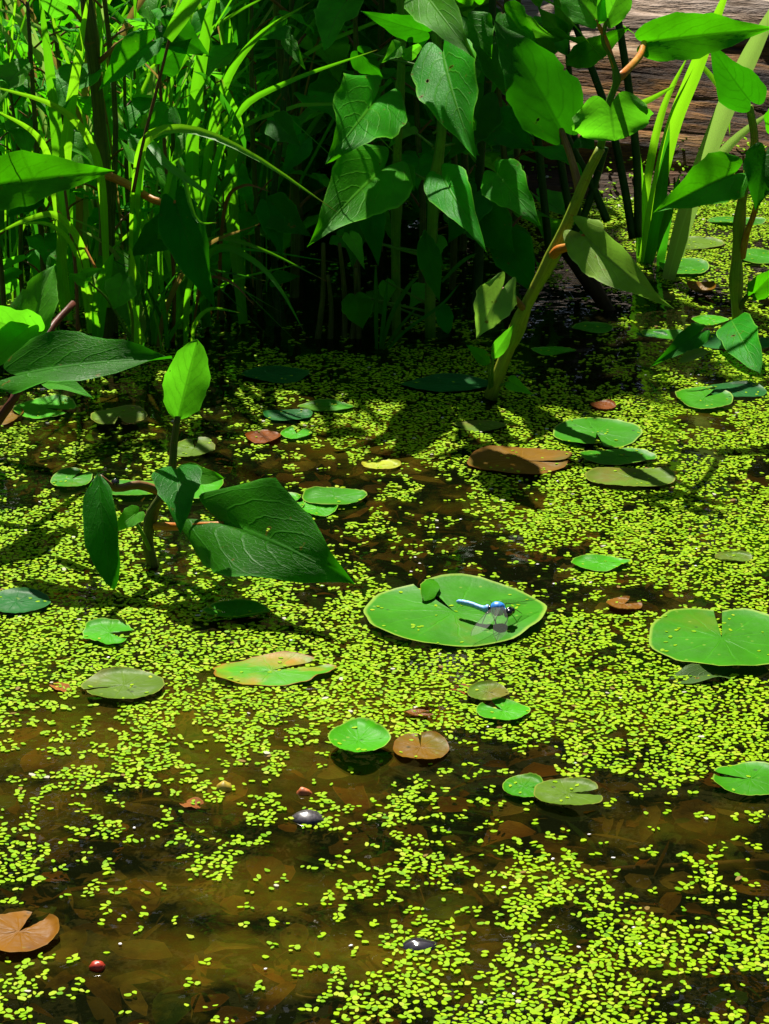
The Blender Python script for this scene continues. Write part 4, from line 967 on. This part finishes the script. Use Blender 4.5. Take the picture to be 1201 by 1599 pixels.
# dense hand-less tufts on the left
TUFTS = [('upright grass tuft at the far left edge of the clump', 10, 2.12, 46, 26), ('grass tuft behind the olive stem reaching the top edge', 110, 2.12, 70, 28),
         ('grass tuft right of the olive stem with crossing blades', 215, 2.08, 60, 28), ('back row grass tuft in the upper left thicket', 300, 2.2, 70, 24),
         ('shaded grass tuft left of the black gap', 385, 2.2, 45, 20), ('far grass tuft behind the top left corner', 50, 2.35, 90, 22), ('short bright grass tuft at the water edge at left', 240, 1.98, 50, 20)]
for lab, px, Y, spread, n_ in TUFTS:
    b0 = P(px, 520, Y); b0.z = 0; r = thing('grass_tuft', lab, 'grass', b0, GT)
    short = 'short' in lab
    for i in range(n_):
        bx = b0+Vector((random.gauss(0, spread*.6*mpp(b0)), random.gauss(0, .035), -.02))
        hgt = random.uniform(.05, .14) if short else random.uniform(.2, .52); lean = random.gauss(0, .55)*hgt; lf = random.uniform(-.35, .15)*hgt
        droop = random.random() < .35
        top = bx+Vector((lean, lf, hgt))
        pts = [bx, bx+Vector((lean*.12, lf*.1, hgt*.4)), bx+Vector((lean*.45, lf*.5, hgt*.8)), top]
        if droop: pts.append(top+Vector((math.copysign(random.uniform(.05, .12), lean), lf*.5, -random.uniform(.01, .08))))
        vs, fs, uv = blade_data(pts, random.choice([.002, .003, .004, .005, .008]), n=14, roll=random.uniform(-60, 60), twist=random.uniform(-40, 40))
        mesh('blade', vs, fs, random.choice([M['grass'], M['grass'], M['grass_bright'], M['grass_dark'], M['grass_dark'], M['grass'], M['grass_straw'], M['grass_pale'], M['grass'], M['grass_bright']]), r, uv)
for lab, pts, m_ in [('thin reddish dead stalk leaning through the grass left of centre', [(208, 300, 1.9), (222, 230, 1.9), (250, 120, 1.91), (272, 30, 1.92)], 'dead_stalk'),
                     ('dead orange brown stalk at the foot of the grasses at left', [(122, 530, 1.9), (118, 420, 1.9), (106, 330, 1.9), (98, 270, 1.9)], 'dead_stalk'),
                     ('short orange dead stalk under the small bright leaves', [(90, 330, 1.9), (125, 375, 1.9), (150, 420, 1.88)], 'petiole_orange')]:
    pp = [P(*q) for q in pts]; o = tube('dead_stalk', None, pp, .0016, .0011, M[m_], loc=pp[0]); tag(o, lab, 'stalk', 'dead stalks in the grass')

# right: flag leaves and rush stems
r = thing('flag_plant', 'clump of long sword shaped leaves in front of the log', 'marsh plant', P(1015, 410, 2.25), GP)
blade(r, [(1004, 412, 2.25), (1022, 320, 2.24), (1050, 200, 2.23), (1085, 110, 2.21), (1150, -50, 2.18)], 25, M['grass_bright'], roll=10, tipf=1.2)
blade(r, [(1000, 400, 2.26), (1012, 280, 2.25), (1036, 170, 2.24), (1078, 80, 2.22)], 14, M['grass_bright'], roll=-15)
blade(r, [(1012, 412, 2.24), (1026, 350, 2.23), (1035, 280, 2.22), (1046, 190, 2.21)], 22, M['grass_dark'])
blade(r, [(1000, 420, 2.27), (999, 300, 2.27), (994, 205, 2.26)], 16, M['grass'], roll=0)
blade(r, [(1030, 420, 2.24), (1040, 350, 2.22), (1062, 270, 2.2)], 16, M['grass_dark'])
blade(r, [(960, 170, 2.2), (1005, 160, 2.2), (1060, 130, 2.2)], 10, M['grass_bright'])
blade(r, [(1075, 80, 2.3), (1115, 125, 2.28), (1135, 160, 2.27), (1140, 215, 2.26)], 9, M['grass_bright'])
r = thing('flag_plant', 'broad pale faded sword leaf crossing the log towards the top right', 'marsh plant', P(1045, 430, 2.18), GP)
blade(r, [(1043, 436, 2.18), (1068, 345, 2.18), (1100, 250, 2.18), (1150, 130, 2.17), (1225, -20, 2.15)], 31, M['grass_pale'], roll=8, tipf=1.3)
blade(r, [(1062, 400, 2.2), (1085, 310, 2.2), (1140, 226, 2.2), (1225, 160, 2.18)], 19, M['grass_pale'], roll=-10)
r = thing('rush_plant', 'cluster of round dark rush stems in front of the log', 'marsh plant', P(960, 380, 2.2), GP)
for pts in [[(988, 372), (975, 290), (956, 200), (925, 110), (872, -30)], [(996, 370), (994, 250), (980, 120), (960, 0), (955, -40)], [(858, 392), (848, 300), (838, 190), (830, 120)],
            [(892, 340), (882, 290), (870, 220), (855, 180)], [(948, 345), (920, 280), (880, 205), (860, 160)], [(870, 400), (905, 350), (925, 300), (945, 230)]]:
    stem(r, [q+(2.15,) for q in pts], .0048, .004, M['stem_dark'], name='stem')
# leaves behind the kidney leaf
r = plant('plant with lance shaped leaves crossing the pale log top', (905, 350, 2.2))
stem(r, [(905, 392, 2.2), (900, 250, 2.2), (890, 120, 2.2), (880, 0, 2.2)], .004, .003, M['stem_dark'])
for b, t, wd, m_ in [((885, 100), (985, 40), 44, 'leaf'), ((880, 60), (840, 10), 40, 'leaf_fresh'), ((870, 80), (800, 60), 30, 'leaf_fresh'), ((890, 50), (860, -30), 30, 'leaf_fresh'), ((905, 215), (930, 232), 40, 'leaf_deep')]:
    leaf(r, b+(2.15,), t+(2.12,), wd, random.uniform(-10, 10), M[m_], lobe=.02, shape='lance')

# undergrowth mass; its tall unseen centre is added to cast shade
vs = []; fs = []; uv = []; fm = []
rg = random.Random(11)
for i in range(11000):
    px = rg.uniform(-420, 760); Y = rg.uniform(2.3, 3.2); z = rg.uniform(0.02, 1.15)
    if z > (.18+(Y-1.95)*1.15 if 330 < px < 700 else .05+(Y-2.15)*.5): continue
    dk = math.exp(-((px-520)/190)**2)
    if rg.random() > .42+.3*dk: continue
    x = P(px, 300, Y).x; a = Vector((rg.gauss(0, 1), rg.gauss(0, .7), rg.gauss(0, 1))).normalized(); L = rg.uniform(.04, .12)
    n = Vector((rg.gauss(0, 1), rg.gauss(0, 1), rg.gauss(.6, 1))).normalized(); s = n.cross(a).normalized(); n = a.cross(s)
    B = Vector((x, Y, z)); st = random.getstate(); d = leaf_data(B, B+a*L, s, n, L*rg.uniform(.15, .6), nu=5, nv=2, lobe=.1)
    q = len(vs); vs += d[0]; uv += d[2]; fs += [tuple(e+q for e in f) for f in d[1]]; fm += [(rg.choice([0, 1, 1, 2]) if px < 340 else 0)]*len(d[1])
o = mesh('undergrowth', vs, fs, None, None, uv, mats=[M['leaf_deep'], M['leaf'], M['leaf_fresh']], fmat=fm); tag(o, 'dense dim undergrowth filling the bank behind the plants, its added unseen top casting shade', 'undergrowth', kind='stuff')
# bits of duckweed and debris stranded at the log foot
items = []; cell = {}
for _ in range(1500):
    X = rng.uniform(.02, .6); Y = rng.uniform(2.45, 2.62); items.append((X, Y, max(.001, bank_h(X, Y)+.002, (Y-2.53)*.55+rng.uniform(-.004, .004)), rng.uniform(0, 6), .0045, .0035, rng.choice([.2, .5, .6, 1.0 if rng.random() < .12 else .3]), rng.gauss(0, .4), rng.gauss(0, .4)))
V, F, T = frond_arrays(items)
o = mesh('stranded_duckweed', [tuple(v) for v in V], F, M['duckweed'], attr=T.tolist()); tag(o, 'duckweed crumbs stranded at the foot of the log', 'duckweed', kind='stuff')

# ================================================================= DRAGONFLY
ZP = .005
def D(x, y, z): return G(x, y, ZP+z)           # pixel of the point itself at height z above the pad
tail, wst, tho, hd = G(713, 939, ZP+.0065), G(757, 951, ZP+.0065), G(778, 951, ZP+.0075), G(797, 957, ZP+.0065)
root = thing('dragonfly', 'blue dragonfly resting on the large green lily pad', 'dragonfly', (tho.x, tho.y, ZP))
# body: one continuous surface
prof = [(0, .0004), (.03, .0011), (.1, .0014), (.22, .0014), (.36, .0013), (.48, .0015), (.54, .0023), (.58, .0022), (.60, .0016), (.64, .0027), (.70, .0036), (.76, .0036), (.82, .0030), (.86, .0015), (.875, .0010), (.89, .0017), (.93, .0028), (.97, .0024), (1.0, .0004)]
cl = catmull([tail, tail.lerp(wst, .5)+Vector((0, 0, .0006)), wst, tho, hd+(hd-tho)*.12], 61)
k_ = 14; vs = []; fs = []; fm = []
for i, p in enumerate(cl):
    f = i/60; t = (cl[min(i+1, 60)]-cl[max(i-1, 0)]).normalized(); a = t.cross(Vector((0, 0, 1))).normalized(); b = a.cross(t)
    rr = float(np.interp(f, [q[0] for q in prof], [q[1] for q in prof]))
    sw = 1.25 if f > .885 else 1.0
    for j in range(k_):
        an = 2*math.pi*j/k_; vs.append(p+(a*math.cos(an)*sw+b*math.sin(an))*rr*1.3*(1-.10*(f < .5 and i % 5 == 0)))
for i in range(60):
    f = i/60
    for j in range(k_):
        fs.append((i*k_+j, i*k_+(j+1) % k_, (i+1)*k_+(j+1) % k_, (i+1)*k_+j)); sn = math.sin(2*math.pi*(j+.5)/k_)
        if f < .58: m_ = 0 if sn > -.55 else 3
        elif f < .62: m_ = 3
        elif f < .865: m_ = 1 if sn > .45 else (3 if (i % 4 == 0 or sn < -.5) else (2 if i % 2 else 0))
        else: m_ = 3
        fm.append(m_)
mesh('body', vs, fs, None, root, mats=[M['fly_pale_blue'], M['fly_blue'], M['fly_green'], M['fly_black']], fmat=fm)
ax = (hd-tho).normalized(); side = ax.cross(Vector((0, 0, 1))).normalized()
def ball(name, c, r, mat, parent, sz=(1, 1, 1), n=10):
    vs = []; fs = []
    for i in range(n+1):
        a = math.pi*i/n
        for j in range(2*n):
            b = math.pi*j/n; vs.append(c+Vector((math.sin(a)*math.cos(b)*sz[0], math.sin(a)*math.sin(b)*sz[1], math.cos(a)*sz[2]))*r)
    for i in range(n):
        for j in range(2*n): fs.append((i*2*n+j, i*2*n+(j+1) % (2*n), (i+1)*2*n+(j+1) % (2*n), (i+1)*2*n+j))
    return mesh(name, vs, fs, mat, parent)
for sg in (-1, 1): ball('eye', hd+side*sg*.0019+Vector((0, 0, .0007)), .0022, M['fly_black'], root)
def wing(base, tip, wd, lift):
    a = (tip-base); L = a.length; a.normalize(); n = Vector((0, 0, 1)); s = n.cross(a).normalized(); vs = []; uv = []; fs = []
    for i in range(15):
        t = i/14; w_ = wd*float(np.interp(t, [0, .08, .3, .7, .9, 1], [.18, .6, .95, 1, .7, .12]))
        for j in (0, .5, 1):
            vs.append(base+a*(L*t)+s*(w_*(j-.3))+n*(lift*math.sin(t*2)*.5+.0002*j)); uv.append((t*3, j))
    for i in range(14):
        for j in range(2): fs.append((i*3+j, i*3+j+1, i*3+4+j, i*3+3+j))
    o = mesh('wing', vs, fs, M['wing'], root, uv)
    tube('wing_edge', o, [vs[q*3] for q in range(0, 15, 2)],   .00015, .0001, M['twig_dark'], n=16, k=5)
wb = tho+Vector((0, 0, .003))
wing(wb+side*-.001, D(838, 936, .0045), .0075, .001); wing(wb+side*-.001-ax*.002, D(826, 962, .005)+Vector((0, .02, 0)), .008, .001)
wing(wb+side*.001, D(736, 996, .0012), .0085, .003); wing(wb+side*.001+ax*.001, D(776, 1002, .0008), .0085, .002)
for (fx, fy, o0) in [(772, 984, 0), (808, 972, .004), (752, 976, -.004), (795, 942, .003), (760, 938, -.002), (815, 958, .005)]:
    ft = G(fx, fy, ZP+.0002); st_ = tho+ax*o0+Vector((0, 0, -.003)); kn = st_.lerp(ft, .5)+Vector((0, 0, .0035))
    tube('leg', root, [st_, kn, ft], .00035, .0002, M['fly_black'], n=10, k=5)
